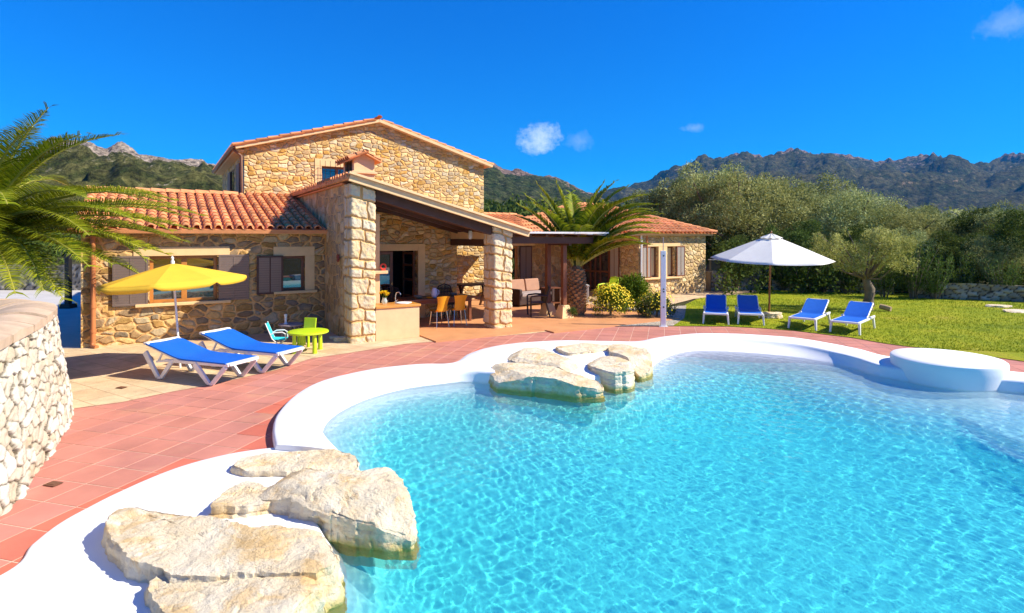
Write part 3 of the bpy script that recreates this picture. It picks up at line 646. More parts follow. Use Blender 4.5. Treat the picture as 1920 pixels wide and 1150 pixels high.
while i<len(wp)-40:
    n_=cr_.choice((30,36,42)); j=min(i+n_,len(wp)-1); rows=[]; zb=1.47+cr_.uniform(-.01,.02); cc=cr_.uniform(.35,.65)
    NA=9
    for q in np.linspace(i+1.2,j-1.2,7):
        a=int(q); p=wp[a]; n2=nr[a]; e_=(q-i)/(j-i)
        for k in range(NA):
            f=k/(NA-1); off=-.17+.045-f*.62; dz=.11*math.sin(math.pi*(.12+.76*f))+.01*math.sin(e_*7+i)-.03*abs(e_-.5)
            rows.append((p[0]+n2[0]*off,p[1]+n2[1]*off,zb+dz))
    vs=rows+[(x,y,zb-.06) for x,y,_ in rows]; fs=[]; n0=len(rows)
    for a in range(6):
        for k in range(NA-1):
            q0=a*NA+k; fs.append((q0,q0+1,q0+NA+1,q0+NA)); fs.append((q0+n0,q0+NA+n0,q0+NA+1+n0,q0+1+n0))
        fs.append((a*NA,(a+1)*NA,(a+1)*NA+n0,a*NA+n0)); e2=a*NA+NA-1; fs.append((e2,e2+n0,e2+NA+n0,e2+NA))
    for k in range(NA-1):
        fs.append((k,k+n0,k+1+n0,k+1)); q0=6*NA+k; fs.append((q0,q0+1,q0+1+n0,q0+n0))
    mb.add(vs,fs,cc); i=j
mb.build('cap_stones',capm,wall_root,smooth=True)
inn=[(p[0]-n2[0]*.35,p[1]-n2[1]*.35) for p,n2 in zip(wp[::20],nr[::20])]
sheet('planting_bed',inn+[(-10.5,3.2)],1.40,M['earth'])
mb=MB(); mb.quad((wp[-1][0],wp[-1][1],0),(wp[-1][0]-.05,wp[-1][1]-2,0),(wp[-1][0]-.05,wp[-1][1]-2,1.4),(wp[-1][0],wp[-1][1],1.4))

# ---------------------------------------------------------------- the house (local frame: x along the front, y into the depth)
def roof_tiles(mb,O,A,U,nA,nU,pitch=.235,row=.365,inside=None,seed=0,lip=True):
    O=Vector(O);A=Vector(A).normalized();U=Vector(U).normalized();N=A.cross(U).normalized(); rg=random.Random(seed)
    for i in range(nA):
        for j in range(nU):
            a0=(i+.5)*pitch; u0=j*row
            if inside and not inside(a0,u0+row/2): continue
            c=rg.gauss(.5,.17)+(rg.random()<.08)*.3; c=min(max(c,.1),.95); cr=(c,c*rg.uniform(.85,1.1),c*rg.uniform(.8,1.1))
            jx=rg.uniform(-.006,.006); ra,rb=.092,.074; vs=[]
            for (r,u,z) in ((ra,u0,.035),(rb,u0+row+.05,.012)):
                for k in range(7):
                    t=math.pi*k/6; vs.append(O+A*(a0+jx+r*math.cos(t))+U*u+N*(z+r*.85*math.sin(t)))
            for k in range(7):
                t=math.pi*k/6; vs.append(O+A*(a0+jx+(ra-.018)*math.cos(t))+U*u0+N*(.03+(ra-.018)*.85*math.sin(t)))
            mb.add(vs,[(k,k+1,k+8,k+7) for k in range(6)]+[(k+14,k+15,k+1,k) for k in range(6)],cr)
            if inside is None or inside(a0+pitch/2,u0+row/2):
                vs=[]
                for (u,z) in ((u0-.01,.04),(u0+row+.05,.022)):
                    for k in range(5):
                        t=math.pi*k/4; vs.append(O+A*(a0+pitch/2+.07*math.cos(t))+U*u+N*(z-.05*math.sin(t)))
                mb.add(vs,[(k,k+1,k+6,k+5) for k in range(4)],cr)
def ridge_tiles(mb,p0,p1,r=.10,seg=.38,seed=0):
    p0=Vector(p0);p1=Vector(p1);d=(p1-p0);L=d.length;d.normalize();sd=d.cross(Vector((0,0,1))).normalized();up=sd.cross(d).normalized();rg=random.Random(seed)
    for i in range(max(1,int(L/seg))):
        c=min(max(rg.gauss(.52,.15),.15),.9); vs=[]
        for u,rr,z in ((i*seg,r*1.06,.012),((i+1)*seg+.04,r*.92,0)):
            for k in range(7):
                t=math.pi*k/6; vs.append(p0+d*u+sd*rr*math.cos(t)+up*(rr*.9*math.sin(t)+z-.02))
        mb.add(vs,[(k,k+7,k+8,k+1) for k in range(6)],c)
def slab(mb,O,A,U,la,lu,th,off=0):
    O=Vector(O);A=Vector(A).normalized();U=Vector(U).normalized();N=A.cross(U).normalized()
    q=[O+N*off,O+A*la+N*off,O+A*la+U*lu+N*off,O+U*lu+N*off]; b=[p-N*th for p in q]
    mb.add(q+b,[(0,1,2,3),(7,6,5,4),(4,5,1,0),(5,6,2,1),(6,7,3,2),(7,4,0,3)])
villa=empty('stone_villa','large sunlit stone farmhouse with gabled upper storey, tiled wing, chimney and open pillared porch','house',(CX,CY,0),RZ)
WY=2.6
w0=-5.337
wins=[(w0+1.30,w0+2.72,.93,2.05),(w0+4.22,w0+4.82,1.08,2.0)]
mb=MB(); mb.wall(w0,0,0,2.66,WY,WY+.35,wins,None); mb.box(w0,w0+.35,WY+.352,8.4,0,2.66)
# gable end of the wing above eaves
for a,b in ((0,1),):
    mb.add([(w0+.002,WY+.1,2.66),(w0+.002,6.4,3.72),(w0+.002,8.3,3.2),(w0+.002,8.3,2.66),(w0+.3,WY+.1,2.66),(w0+.3,6.4,3.72),(w0+.3,8.3,3.2),(w0+.3,8.3,2.66)],[(0,3,2,1),(4,5,6,7),(0,1,5,4),(1,2,6,5)])
mb.build('wing_wall',M['wing'],villa)
def frame_mb(x0,x1,z0,z1,y,fw=.06,dp=.07,mull=0):
    b=MB(); b.box(x0,x0+fw,y,y+dp,z0,z1); b.box(x1-fw,x1,y,y+dp,z0,z1); b.box(x0+fw,x1-fw,y,y+dp,z0,z0+fw); b.box(x0+fw,x1-fw,y,y+dp,z1-fw,z1)
    for k in range(mull):
        c=x0+(x1-x0)*(k+1)/(mull+1); b.box(c-fw*.8,c+fw*.8,y-.002,y+dp-.002,z0+fw,z1-fw)
    return b
def window(root,x0,x1,z0,z1,y,fmat,mull=0,fw=.06,label=None,name='window',pane='glass'):
    f=frame_mb(x0,x1,z0,z1,y,fw,.07,mull).build(name,fmat,root,bevel=.006)
    if label: f['label']=label
    n=mull+1
    for k in range(n):
        a=x0+(x1-x0)*k/n; b=x0+(x1-x0)*(k+1)/n
        p=MB().box(a+fw*.5,b-fw*.5,y+.03,y+.04,z0+fw*.5,z1-fw*.5).build('pane',M[pane],f)
    return f
def shutter(root,x0,x1,z0,z1,y,mat,fmat,hinge=0,ang=0,label=None):
    b=MB(); w=x1-x0; fw=.05
    b.box(0,fw,-.035,0,z0,z1); b.box(w-fw,w,-.035,0,z0,z1); b.box(fw,w-fw,-.035,0,z0,z0+fw); b.box(fw,w-fw,-.035,0,z1-fw,z1); b.box(w/2-.015,w/2+.015,-.035,0,z0+fw,z1-fw)
    o=b.build('shutter',fmat,root,bevel=.004); s=MB().box(fw,w-fw,-.028,-.006,z0+fw,z1-fw).build('slats',mat,o)
    if hinge==0: o.location=(x0,y,0); o.rotation_euler=(0,0,ang)
    else:
        for q in (o,): q.location=(x1-w*math.cos(ang),y-abs(w*math.sin(ang)),0); q.rotation_euler=(0,0,abs(ang))
    if label: o['label']=label
    return o
window(villa,*wins[0],WY+.10,M['orangewood'],mull=1,fw=.075,label='wide window with two panes behind the yellow parasol')
window(villa,*wins[1],WY+.14,M['wood2'],fw=.07,label='small window with one pane')
mb=MB(); mb.box(wins[0][0]-.32,wins[0][1]+.28,WY-.02,WY+.1,2.05,2.27); mb.build('lintel',M['trim'],villa,bevel=.008)
mb=MB(); mb.box(wins[0][0]-.28,wins[0][1]+.3,WY-.11,WY+.17,.86,.928); mb.build('sill',M['trim'],villa,bevel=.008)
mb=MB(); mb.box(w0+4.03,w0+5.07,WY-.02,WY+.1,2.0,2.25); mb.box(4.822+w0,w0+5.07,WY-.02,WY+.1,1.08,1.998); mb.build('lintel',M['trim'],villa,bevel=.008)
mb=MB(); mb.box(w0+4.03,w0+5.12,WY-.10,WY+.17,1.01,1.078); mb.build('sill',M['trim'],villa,bevel=.008)
shutter(villa,w0+.58,w0+1.27,.90,2.06,WY-.03,M['shutter'],M['shutter'])
shutter(villa,w0+2.75,w0+3.44,.92,2.06,WY-.03,M['shutter'],M['shutter'])
shutter(villa,w0+3.62,w0+4.26,1.02,2.02,WY-.05,M['shutter'],M['wood'])
# wing roof
zE=2.70; U=Vector((0,4.15,1.10)).normalized()
mb=MB(); O=Vector((w0-.2,2.28,zE)); slab(mb,O,(1,0,0),U,5.337+.2-.003,4.62,.10,-.01)
O2=Vector((w0-.2,10.6,zE)); 
mb.add([tuple(O+U*4.25+Vector((0,0,-.02))),tuple(O+U*4.25+Vector((3.75,0,-.02))),(w0+3.5,10.6,2.7),(w0-.2,10.6,2.7)],[(0,1,2,3)])
roof_tiles(mb,O,(1,0,0),U,23,13,seed=1,inside=lambda a,u:u<4.3 or a>4.0)
ridge_tiles(mb,O+U*4.38+Vector((-.05,0,.03)),O+U*4.38+Vector((4.0,0,.03)),.12)
mb.build('wing_roof',M['tile'],villa,smooth=True)
mb=MB(); mb.box(w0-.12,-.003,2.42,WY+.1,2.662,2.70); mb.box(w0-.12,-.003,2.36,2.42,2.58,2.665); mb.box(w0-.10,-.003,2.42,WY-.002,2.60,2.66); mb.build('cornice',M['orangewood'] if False else M['verge'],villa,bevel=.006)
mb=MB(); x=w0+.226; mb.tube([(x,WY-.08,2.55),(x,WY-.08,.1)],.05,12); mb.tube([(x,WY-.08,.12),(x,WY-.11,.05),(x+.08,WY-.2,.03)],.05,10)
for z in (2.0,1.45,.9,.35): mb.tube([(x,WY-.08,z),(x,WY-.08,z+.07)],.062,12)
mb.build('downpipe',M['pipe'],villa,smooth=True)
# side wall, pillars
mb=MB(); mb.box(.001,.36,.55,6.8,0,3.78); mb.build('side_wall',M['side'],villa)
def pillar(name,x0,x1,y0,y1,z0,ztop,root,seed,label=None,rowh=.30):
    rg=random.Random(seed); per=[x1-x0,y1-y0,x1-x0,y1-y0]; tot=sum(per); n=168; zt=ztop((x0+x1)/2) if callable(ztop) else ztop
    m_=int((zt-z0)/.0175); p=np.linspace(0,tot,n,endpoint=False); z=np.linspace(z0,zt,m_)
    zr=[z0-.12]; 
    while zr[-1]<zt+.3: zr.append(zr[-1]+rowh*rg.uniform(.62,1.35))
    zr=np.array(zr); st_=np.concatenate([[0],np.cumsum(per)])
    nrw=len(zr); jt=np.array([[st_[f]+per[f]*(rg.uniform(.26,.46) if (r+f)%2 else rg.uniform(.54,.74)) for f in range(4)] for r in range(nrw)])
    Pp,Zz=np.meshgrid(p,z,indexing='ij'); q=np.stack([Pp*5,Zz*5,0*Pp+seed],-1); Pw=Pp+.06*fbm(q,3,seed); Zw=Zz+.05*fbm(q+9,3,seed+4)
    ri=np.clip(np.searchsorted(zr,Zw)-1,0,nrw-2); dz=np.minimum(Zw-zr[ri],zr[ri+1]-Zw); J=jt[ri]
    dj=np.abs(Pw[...,None]-J); dj=np.minimum(dj,tot-dj).min(-1); blk=(Pw[...,None]>J).sum(-1)%4
    dd=np.minimum(dz,dj); hsh=vnoise(np.stack([ri*3.7+.5,blk*5.3+.5,0*ri+seed],-1),seed)
    hh=.036*sst(dd,.004,.032)+.034*fbm(np.stack([Pp*11,Zz*11,hsh*9],-1),4,seed+7)*sst(dd,.01,.05)+.012*hsh
    # closed rounded square
    c=np.array([(x0+x1)/2,(y0+y1)/2]); hx,hy=(x1-x0)/2-.03,(y1-y0)/2-.03
    def pos(pp):
        pp=pp%tot; f=np.clip(np.searchsorted(st_,pp,side='right')-1,0,3); t=(pp-st_[f])/np.array(per)[f]
        cs=np.array([[-1,-1],[1,-1],[1,1],[-1,1],[-1,-1]]); a=cs[f]*(1-t)[...,None]+cs[f+1]*t[...,None]; return a*np.array([hx,hy])
    b0=pos(p); nn=unit2(np.gradient(np.vstack([b0[-1:],b0,b0[:1]]),axis=0)[1:-1]); nn=np.stack([nn[:,1],-nn[:,0]],1)
    nn=unit2(nn+.55*unit2(np.roll(nn,1,0)+np.roll(nn,-1,0)))
    XY=(c+b0)[:,None,:]+nn[:,None,:]*hh[...,None]
    col=np.stack([hsh,1-sst(dd,.012,.042),0*hsh],-1)
    zt_arr=Zz.copy()
    idx=np.arange(n*m_).reshape(n,m_); ix2=np.roll(idx,-1,0)
    Fq=np.stack([idx[:,:-1],ix2[:,:-1],ix2[:,1:],idx[:,1:]],-1).reshape(-1,4)
    if callable(ztop):
        sc=(ztop(XY[...,0])-z0)/(zt-z0); Zz=z0+(Zz-z0)*sc
    co=np.concatenate([XY,Zz[...,None]],-1).reshape(-1,3)
    o=mesh_np(name,co,np.ascontiguousarray(Fq),M['block'],root,col.reshape(-1,3),smooth=True)
    if label: o['label']=label
    return o
zr_=lambda s: 2.55+(4.8-s)*.262          # underside of the porch roof
pillar('pillar',-.005,.575,0,.6,0,lambda s: zr_(s)-.02,villa,3,'tall block pillar under the high end of the porch roof',.34)
pillar('pillar',3.857,4.42,0,.6,0,lambda s: zr_(s)-.02,villa,8,'shorter block pillar under the low end of the porch roof',.31)
# porch rear wall with door
mb=MB(); mb.wall(.361,4.2,0,3.3,3.0,3.35,[(1.32,2.87,.0,2.09)],None)
mb.v=[(x,y,min(z,zr_(x)-.01) if z>3.2 else z) for x,y,z in mb.v]
mb.box(3.9,4.2,3.352,6.79,0,2.66); mb.build('porch_wall',M['gable'],villa)
mb=MB(); mb.box(1.08,1.318,2.96,3.1,0,2.30); mb.box(2.872,3.10,2.96,3.1,0,2.30); mb.box(1.32,2.87,2.965,3.1,2.092,2.298); mb.build('door_surround',M['trim'],villa,bevel=.006)
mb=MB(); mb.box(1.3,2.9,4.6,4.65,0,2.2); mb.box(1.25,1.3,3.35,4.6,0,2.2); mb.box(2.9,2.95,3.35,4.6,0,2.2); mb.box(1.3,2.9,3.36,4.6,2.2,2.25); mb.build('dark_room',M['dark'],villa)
d=frame_mb(1.34,2.14,.04,2.07,3.16,.09,.06).build('door',M['wood2'],villa,bevel=.005); MB().box(1.40,2.08,3.185,3.195,.1,2.0).build('pane',M['glass'],d)
b=MB(); b.tube([(2.10,3.13,.95),(2.10,3.13,1.15)],.012,8); b.build('handle',M['steel'],d)
d=MB(); 
for a in ((0,.08),(.62,.70)): d.box(0,.05,a[0],a[1],.04,2.05)
for z in (.04,.65,1.15,1.60,1.97): d.box(.002,.048,.08,.62,z,z+.07)
d=d.build('door',M['wood2'],villa,bevel=.004); d.location=(2.78,3.12,0); d.rotation_euler=(0,0,R(8)); p=MB().box(.02,.03,.06,.64,.1,2.0).build('pane',M['glass'],d)
# porch roof
def rp(s,t,dz=0): return (s,t,zr_(s)+dz)
mb=MB(); s0,s1=-.08,4.82
mb.add([rp(s0,-.12),rp(s1,-.12),rp(s1,6.78),rp(s0,6.78),rp(s0,-.12,.09),rp(s1,-.12,.09),rp(s1,6.78,.09),rp(s0,6.78,.09)],[(0,3,2,1),(4,5,6,7),(0,1,5,4),(1,2,6,5),(2,3,7,6),(3,0,4,7)])
mb.build('porch_ceiling',M['wood'],villa)
mb=MB(); mb.beam(rp(.6,.17,-.125),rp(3.84,.17,-.125),.16,.235); 
for t in (.95,1.75,2.55): mb.beam(rp(.38,t,-.075),rp(4.8,t,-.075),.11,.145)
mb.beam((4.06,.62,2.34),(4.06,2.98,2.34),.2,.2); mb.build('ceiling_beam',M['wood'],villa,bevel=.008)
mb=MB(); mb.box(3.98,4.16,.61,2.98,2.442,2.66); mb.build('beam_infill',M['trim'],villa)
mb=MB(); mb.beam(rp(-.10,-.16,.045),rp(4.86,-.16,.045),.075,.15); mb.beam(rp(-.12,-.19,.155),rp(4.9,-.19,.155),.15,.055); mb.build('roof_verge',M['verge'],villa,bevel=.006)
mb=MB(); Up=Vector((-1,0,.262)).normalized(); roof_tiles(mb,Vector(rp(4.92,-.15,.10)),(0,1,0),Up,29,14,seed=5,row=.372); mb.build('porch_roof_tiles',M['tile'],villa,smooth=True)
# little tile ends along the high edge
mb=MB()
for k in range(40):
    t=-.1+k*.172; mb.tube([(-.16,t,zr_(-.1)+.06),(.12,t,zr_(0)+.10)],[.07,.06],8,c=random.uniform(.35,.65))
mb.box(-.06,.36,.58,6.78,3.78,3.86); mb.build('edge_tiles',M['tile'],villa,smooth=True)
# chimney
ch=MB(); ch.box(.36,.98,1.15,2.25,3.55,3.98); ch.box(.40,.94,1.20,2.2,3.982,4.18); 
ch.box(.40,.94,1.20,1.36,4.18,4.50); ch.box(.40,.94,2.04,2.2,4.18,4.50); ch.box(.34,1.0,1.14,2.26,4.14,4.20); ch.box(.80,.938,1.36,2.04,4.18,4.50)
ch.add([(.40,1.20,4.5),(.94,1.20,4.5),(.67,1.20,4.66),(.40,2.2,4.5),(.94,2.2,4.5),(.67,2.2,4.66)],[(0,1,2),(3,5,4),(0,3,4,1)])
c_=ch.build('chimney',M['plaster'],villa,bevel=.006)
cp=MB(); 
for sg in (-1,1):
    A_=(0,1,0) if sg>0 else (0,-1,0); Uu=Vector((-sg*.42,0,.20)); Oo=Vector((.67+sg*.42,1.05 if sg>0 else 2.35,4.47)); slab(cp,Oo,A_,Uu,1.3,.465,.035); roof_tiles(cp,Oo,A_,Uu,7,2,pitch=.185,row=.24,seed=sg+3)
ridge_tiles(cp,(.67,1.05,4.70),(.67,2.3,4.70),.07,.3); cp.build('chimney_cap',M['tile'],c_,smooth=True)
cg=MB()
for k in range(5): cg.tube([(.41,1.42+k*.14,4.18),(.41,1.42+k*.14,4.5)],.012,6)
cg.box(.6,.62,1.36,2.04,4.18,4.5); cg.build('chimney_grille',M['iron'],c_)
mb=MB(); mb.box(.362,1.0,.95,2.1,0,3.1); mb.box(.362,1.17,.80,2.2,1.56,1.64); mb.build('fireplace',M['plaster'],villa,bevel=.01)
# main block with gable
gx0,gx1,gap=-1.535,7.246,2.855
gtop=lambda x: 5.45+(6.70-5.45)*(1-abs(x-gap)/((gx1-gx0)/2))
mb=MB(); gw=(.89,2.0,4.05,4.95)
def gwall(mb):
    xs=sorted({gx0,gx1,gap,gw[0],gw[1]}); zs=[0,gw[2],gw[3],5.45]
    for i in range(len(xs)-1):
        for j in range(3):
            if gw[0]<(xs[i]+xs[i+1])/2<gw[1] and j==1: continue
            mb.quad((xs[i],6.8,zs[j]),(xs[i+1],6.8,zs[j]),(xs[i+1],6.8,zs[j+1]),(xs[i],6.8,zs[j+1]))
        mb.quad((xs[i],6.8,5.45),(xs[i+1],6.8,5.45),(xs[i+1],6.8,gtop(xs[i+1])),(xs[i],6.8,gtop(xs[i])))
    a,b,c,d=gw; y0,y1=6.8,7.1
    mb.quad((a,y0,c),(a,y1,c),(a,y1,d),(a,y0,d)); mb.quad((b,y1,c),(b,y0,c),(b,y0,d),(b,y1,d)); mb.quad((a,y1,c),(a,y0,c),(b,y0,c),(b,y1,c)); mb.quad((a,y0,d),(a,y1,d),(b,y1,d),(b,y0,d))
gwall(mb)
mb.add([(gx1,6.8,0),(gx1,14.8,0),(gx1,14.8,5.45),(gx1,6.8,5.45)],[(0,1,2,3)]); mb.add([(gx0,14.8,0),(gx1,14.8,0),(gx1,14.8,5.45),(gap,14.8,6.7),(gx0,14.8,5.45)],[(4,3,2,1,0)])
mb.add([(gx0,6.8,0),(gx0,14.8,0),(gx0,14.8,5.45),(gx0,6.8,5.45)],[(3,2,1,0)])
mb.build('main_wall',M['gable'],villa)
window(villa,*gw,6.95,M['wood2'],mull=1,label='barred upper window behind the chimney')
mb=MB(); mb.box(.66,2.2,6.78,6.86,4.952,5.2); mb.box(.66,.888,6.78,6.86,4.05,4.95); mb.build('lintel',M['trim'],villa,bevel=.006)
mb=MB()
for k in range(8): x=.80+k*.17; mb.tube([(x,6.62,4.0),(x,6.62,4.9),(x,6.62,5.12)],.008,5)
for z in (4.15,4.5,4.85): mb.tube([(.72,6.8,z),(.74,6.62,z),(2.1,6.62,z)],.008,5)
mb.build('window_grille',M['iron'],villa)
mb=MB(); sl=Vector((gap-gx0+.3,0,1.25*(gap-gx0+.3)/(gap-gx0)));Ls_=sl.length
Ol=Vector((gx0-.3,6.55,gtop(gx0)-.3*1.25/4.39)); slab(mb,Ol,(0,-1,0),sl,-8.5,Ls_,.07,.02) if False else None
for sg in (-1,1):
    xe=gx0-.3 if sg<0 else gx1+.3; ze=5.41-.3*.2847; Uu=Vector((-sg,0,.2847)).normalized(); A_=(0,1,0) if sg>0 else (0,-1,0); yo=6.55 if sg>0 else 15.0
    slab(mb,(xe,yo,ze+.06),A_,Uu,8.45,Ls_-.0,.06)
    roof_tiles(mb,(xe-sg*-.05,yo,ze+.06),A_,Uu,36,13,seed=7+sg)
ridge_tiles(mb,(gap,6.52,6.80),(gap,15,6.80),.09); mb.build('main_roof',M['tile'],villa,smooth=True)
mb=MB()
for sg in (-1,1):
    xe=gx0-.28 if sg<0 else gx1+.28; mb.beam((xe,6.66,5.45-.28*.2847-.02),(gap,6.66,6.70-.02),.24,.10); 
mb.build('gable_verge',M['verge'],villa)
mb=MB(); mb.box(gx0-.28,gx0,6.8,14.9,5.26,5.32); mb.build('soffit',M['verge'],villa)
mb=MB(); mb.tube([(gx0-.36,6.55,5.36),(gx0-.36,15.0,5.36)],.055,8); mb.tube([(gx0-.34,6.72,5.3),(gx0-.10,6.72,5.1),(gx0-.08,6.72,3.9)],.045,10); mb.build('gutter',M['copper'],villa,smooth=True)
for k,t in enumerate((8.6,11.6)):
    o_=shutter(villa,0,.8,4.0,5.0,0,M['shutter'],M['shutter']); o_.location=(gx0-.03,t,0); o_.rotation_euler=(0,0,R(-90))
    b=MB().box(gx0-.02,gx0+.1,t-1.75,t-.85,3.95,5.0).build('side_window',M['glass'],villa)
# red clay ornament on the side wall, lamp in the porch
mb=MB()
for a in range(5):
    t=a*2*math.pi/5+.3; mb.beam((0,0,0),(-.015,.11*math.cos(t),.10*math.sin(t)),.05,.02,up=(1,0,0),w1=.085)
o_=mb.build('wall_ornament',M['red'] if False else simple('dark_red_clay',(.25,.045,.02),.6,.1,6),bevel=.006); o_.location=H(-.03,1.05,1.98); o_.rotation_euler=(0,0,RZ); tag(o_,'small dark red star-shaped clay ornament on the shaded side wall of the porch','ornament')
r_=empty('hanging_lamp','small glass lantern hanging from the porch ceiling beside the low pillar','lamp',H(3.62,.95,zr_(3.62)-.42),RZ)
MB().lathe([(.02,.34),(.05,.28),(.055,.24)],12).build('lamp_cap',M['iron'],r_,smooth=True); MB().lathe([(.045,.24),(.06,.2),(.06,.05),(.03,0)],12).build('lamp_glass',M['clear'],r_,smooth=True); MB().tube([(0,0,.34),(0,0,.42)],.006,6).build('lamp_rod',M['iron'],r_)

# ---------------------------------------------------------------- garden annex and link
annex=empty('garden_annex','low stone annex with hipped tiled roof and pale shutters, right of the palm','house',(CX,CY,0),RZ)
mb=MB(); aw=[(13.87,14.34,.78,2.1),(14.86,15.36,.78,2.1)]
mb.wall(13.2,17.36,0,2.62,4.2,4.5,aw)
mb.box(17.06,17.36,4.502,11,0,2.62)
# left side face with door opening (t 5.9..7.9)
for a,b,z0,z1 in ((4.502,5.95,0,2.62),(7.85,8.2,0,2.62),(5.95,7.85,2.15,2.62)): mb.box(13.2,13.5,a+.001,b,z0,z1)
mb.build('annex_wall',M['annex'],annex)
mb=MB(); mb.wall(4.2,13.2,0,2.72,8.2,8.5,[(9.0,9.75,.02,2.1)]); mb.build('link_wall',M['side'],annex)
d=frame_mb(9.0,9.75,.02,2.1,8.28,.1,.06,0).build('door',M['orangewood'],annex,bevel=.005); MB().box(9.08,9.67,8.31,8.32,.1,2.0).build('pane',M['glass'],d)
shutter(annex,9.80,10.45,.1,2.1,8.14,M['shutter'],M['wood'])
mb=MB(); mb.box(8.5,10.6,8.1,8.19,2.12,2.28); mb.build('lintel',M['trim'],annex)
d=MB()
for y in (5.97,6.55,6.9,7.25,7.78): d.box(13.14,13.22,y,y+.08,.03,2.13)
for z in (.03,.9,2.05): d.box(13.142,13.218,5.97,7.84,z,z+.08)
d=d.build('door',M['wood2'],annex,bevel=.004); MB().box(13.19,13.2,6.0,7.8,.1,2.1).build('pane',M['glass'],d)
o_=shutter(annex,0,.62,.1,2.12,0,M['pshutter'],M['wood2']); o_.location=(13.15,5.93,0); o_.rotation_euler=(0,0,R(-90))
mb=MB(); mb.box(13.58,15.66,4.16,4.25,2.102,2.24); mb.box(14.342,14.858,4.165,4.25,.78,2.10); mb.build('lintel',M['trim'],annex,bevel=.005)
mb=MB(); mb.box(13.3,15.75,4.08,4.26,.71,.778); mb.build('sill',M['trim'],annex,bevel=.005)
for a in aw:
    window(annex,*a,4.34,M['wood2'],pane='blind_' if False else 'creamblind',fw=.07)
shutter(annex,13.34,13.84,.78,2.11,4.15,M['pshutter'],M['wood2'],ang=R(-0)); shutter(annex,15.40,15.92,.78,2.11,4.15,M['pshutter'],M['wood2'])
mb=MB(); mb.tube([(13.28,4.12,2.6),(13.28,4.12,.1)],.045,8); mb.build('downpipe',M['white'],annex,smooth=True)
mb=MB(); mb.tube([(13.62,4.12,2.6),(13.62,4.12,.6)],.03,8); mb.build('downpipe',M['pipe'],annex,smooth=True)
# hipped roof  s 9.3..17.7, t 3.9..11.3 ; ridge t 7.6
hx0,hx1,hy0,hy1=9.4,17.75,3.88,11.4; hz=2.66; hyr=(hy0+hy1)/2; hzr=3.98; run=hyr-hy0; rx0,rx1=hx0+run*.75,hx1-run
mb=MB(); e0=[(hx0,hy0,hz),(hx1,hy0,hz),(hx1,hy1,hz),(hx0,hy1,hz),(rx0,hyr,hzr),(rx1,hyr,hzr)]
mb.add(e0,[(0,1,5,4),(1,2,5),(2,3,4,5),(3,0,4),(3,2,1,0)],.5)
Uf=Vector((0,run,hzr-hz)); Lf=Uf.length
roof_tiles(mb,(hx0,hy0,hz+.01),(1,0,0),Uf,int((hx1-hx0)/.235),int(Lf/.365)+1,seed=21,inside=lambda a,u: (u/Lf)*(rx0-hx0)<=a<=(hx1-hx0)-(u/Lf)*(hx1-rx1) and u<Lf)
Ur=Vector((-run,0,hzr-hz)); Lr=Ur.length; W_=hy1-hy0
roof_tiles(mb,(hx1,hy0,hz+.01),(0,1,0),Ur,int(W_/.235),int(Lr/.365)+1,seed=22,inside=lambda a,u:(u/Lr)*run<=a<=W_-(u/Lr)*run)
Ul=Vector((rx0-hx0,0,hzr-hz)); Ll=Ul.length
roof_tiles(mb,(hx0,hy1,hz+.01),(0,-1,0),Ul,int(W_/.235),int(Ll/.365)+1,seed=23,inside=lambda a,u:(u/Ll)*run<=a<=W_-(u/Ll)*run)
for a,b in ((0,4),(1,5),(2,5),(4,5)): ridge_tiles(mb,Vector(e0[a])+Vector((0,0,.06)),Vector(e0[b])+Vector((0,0,.08)),.11)
mb.build('annex_roof',M['tile'],annex,smooth=True)
mb=MB(); mb.box(hx0+.15,hx1-.12,hy0+.12,hy0+.3,hz-.09,hz-.003); mb.box(hx1-.3,hx1-.12,hy0+.3,hy1-.1,hz-.09,hz-.003); mb.build('cornice',M['verge'],annex)
mb=MB(); Ul2=Vector((0,2.9,.75)); slab(mb,(7.25,7.6,2.80),(1,0,0),Ul2,4.2,3.0,.08); roof_tiles(mb,(7.25,7.6,2.82),(1,0,0),Ul2,17,8,seed=31); ridge_tiles(mb,(7.25,10.5,3.62),(11.3,10.5,3.62)); mb.add([(7.25,10.5,3.5),(11.4,10.5,3.5),(11.4,13.4,2.8),(7.25,13.4,2.8)],[(0,1,2,3)]); mb.build('link_roof',M['tile'],annex,smooth=True)

# ---------------------------------------------------------------- porch furniture
ctr=empty('kitchen_counter','rendered outdoor kitchen counter with pine worktop between the two porch pillars','counter',(CX,CY,0),RZ)
MB().box(.58,1.70,.0,.62,0,.775).build('counter_base',M['plaster'],ctr,bevel=.012)
MB().box(.58,1.73,-.03,.66,.776,.835).build('worktop',M['counter'],ctr,bevel=.008)
mb=MB(); mb.lathe([(.17,.012),(.16,.03),(.13,.02),(.12,-.04)],28,(1.42,.34,.83),1.2,.9,capb=False); mb.build('sink_rim',M['white'],ctr,smooth=True)
mb=MB(); mb.lathe([(.03,0),(.03,.05),(.014,.06)],12,(1.22,.40,.835)); mb.tube([(1.22,.40,.88),(1.22,.40,1.02),(1.24,.39,1.10),(1.29,.37,1.12),(1.33,.35,1.09),(1.34,.345,1.05)],.012,8); mb.tube([(1.22,.40,.89),(1.27,.36,.93)],.008,6); mb.build('tap',M['steel'],ctr,smooth=True)
def at(px,py,Y): return Vector(((px-960)/F*Y,Y,CH-(py-HZ)*Y/F))
v=empty('flower_vase','round glass vase of yellow flowers on the counter beside the tall pillar','vase',H(.92,.36,.835),0)
MB().lathe([(.035,0),(.065,.03),(.075,.08),(.05,.13),(.045,.15),(.055,.165)],20,capt=False).build('glass',M['clear'],v,smooth=True)
mb=MB(); fr=random.Random(5); fl_=MB()
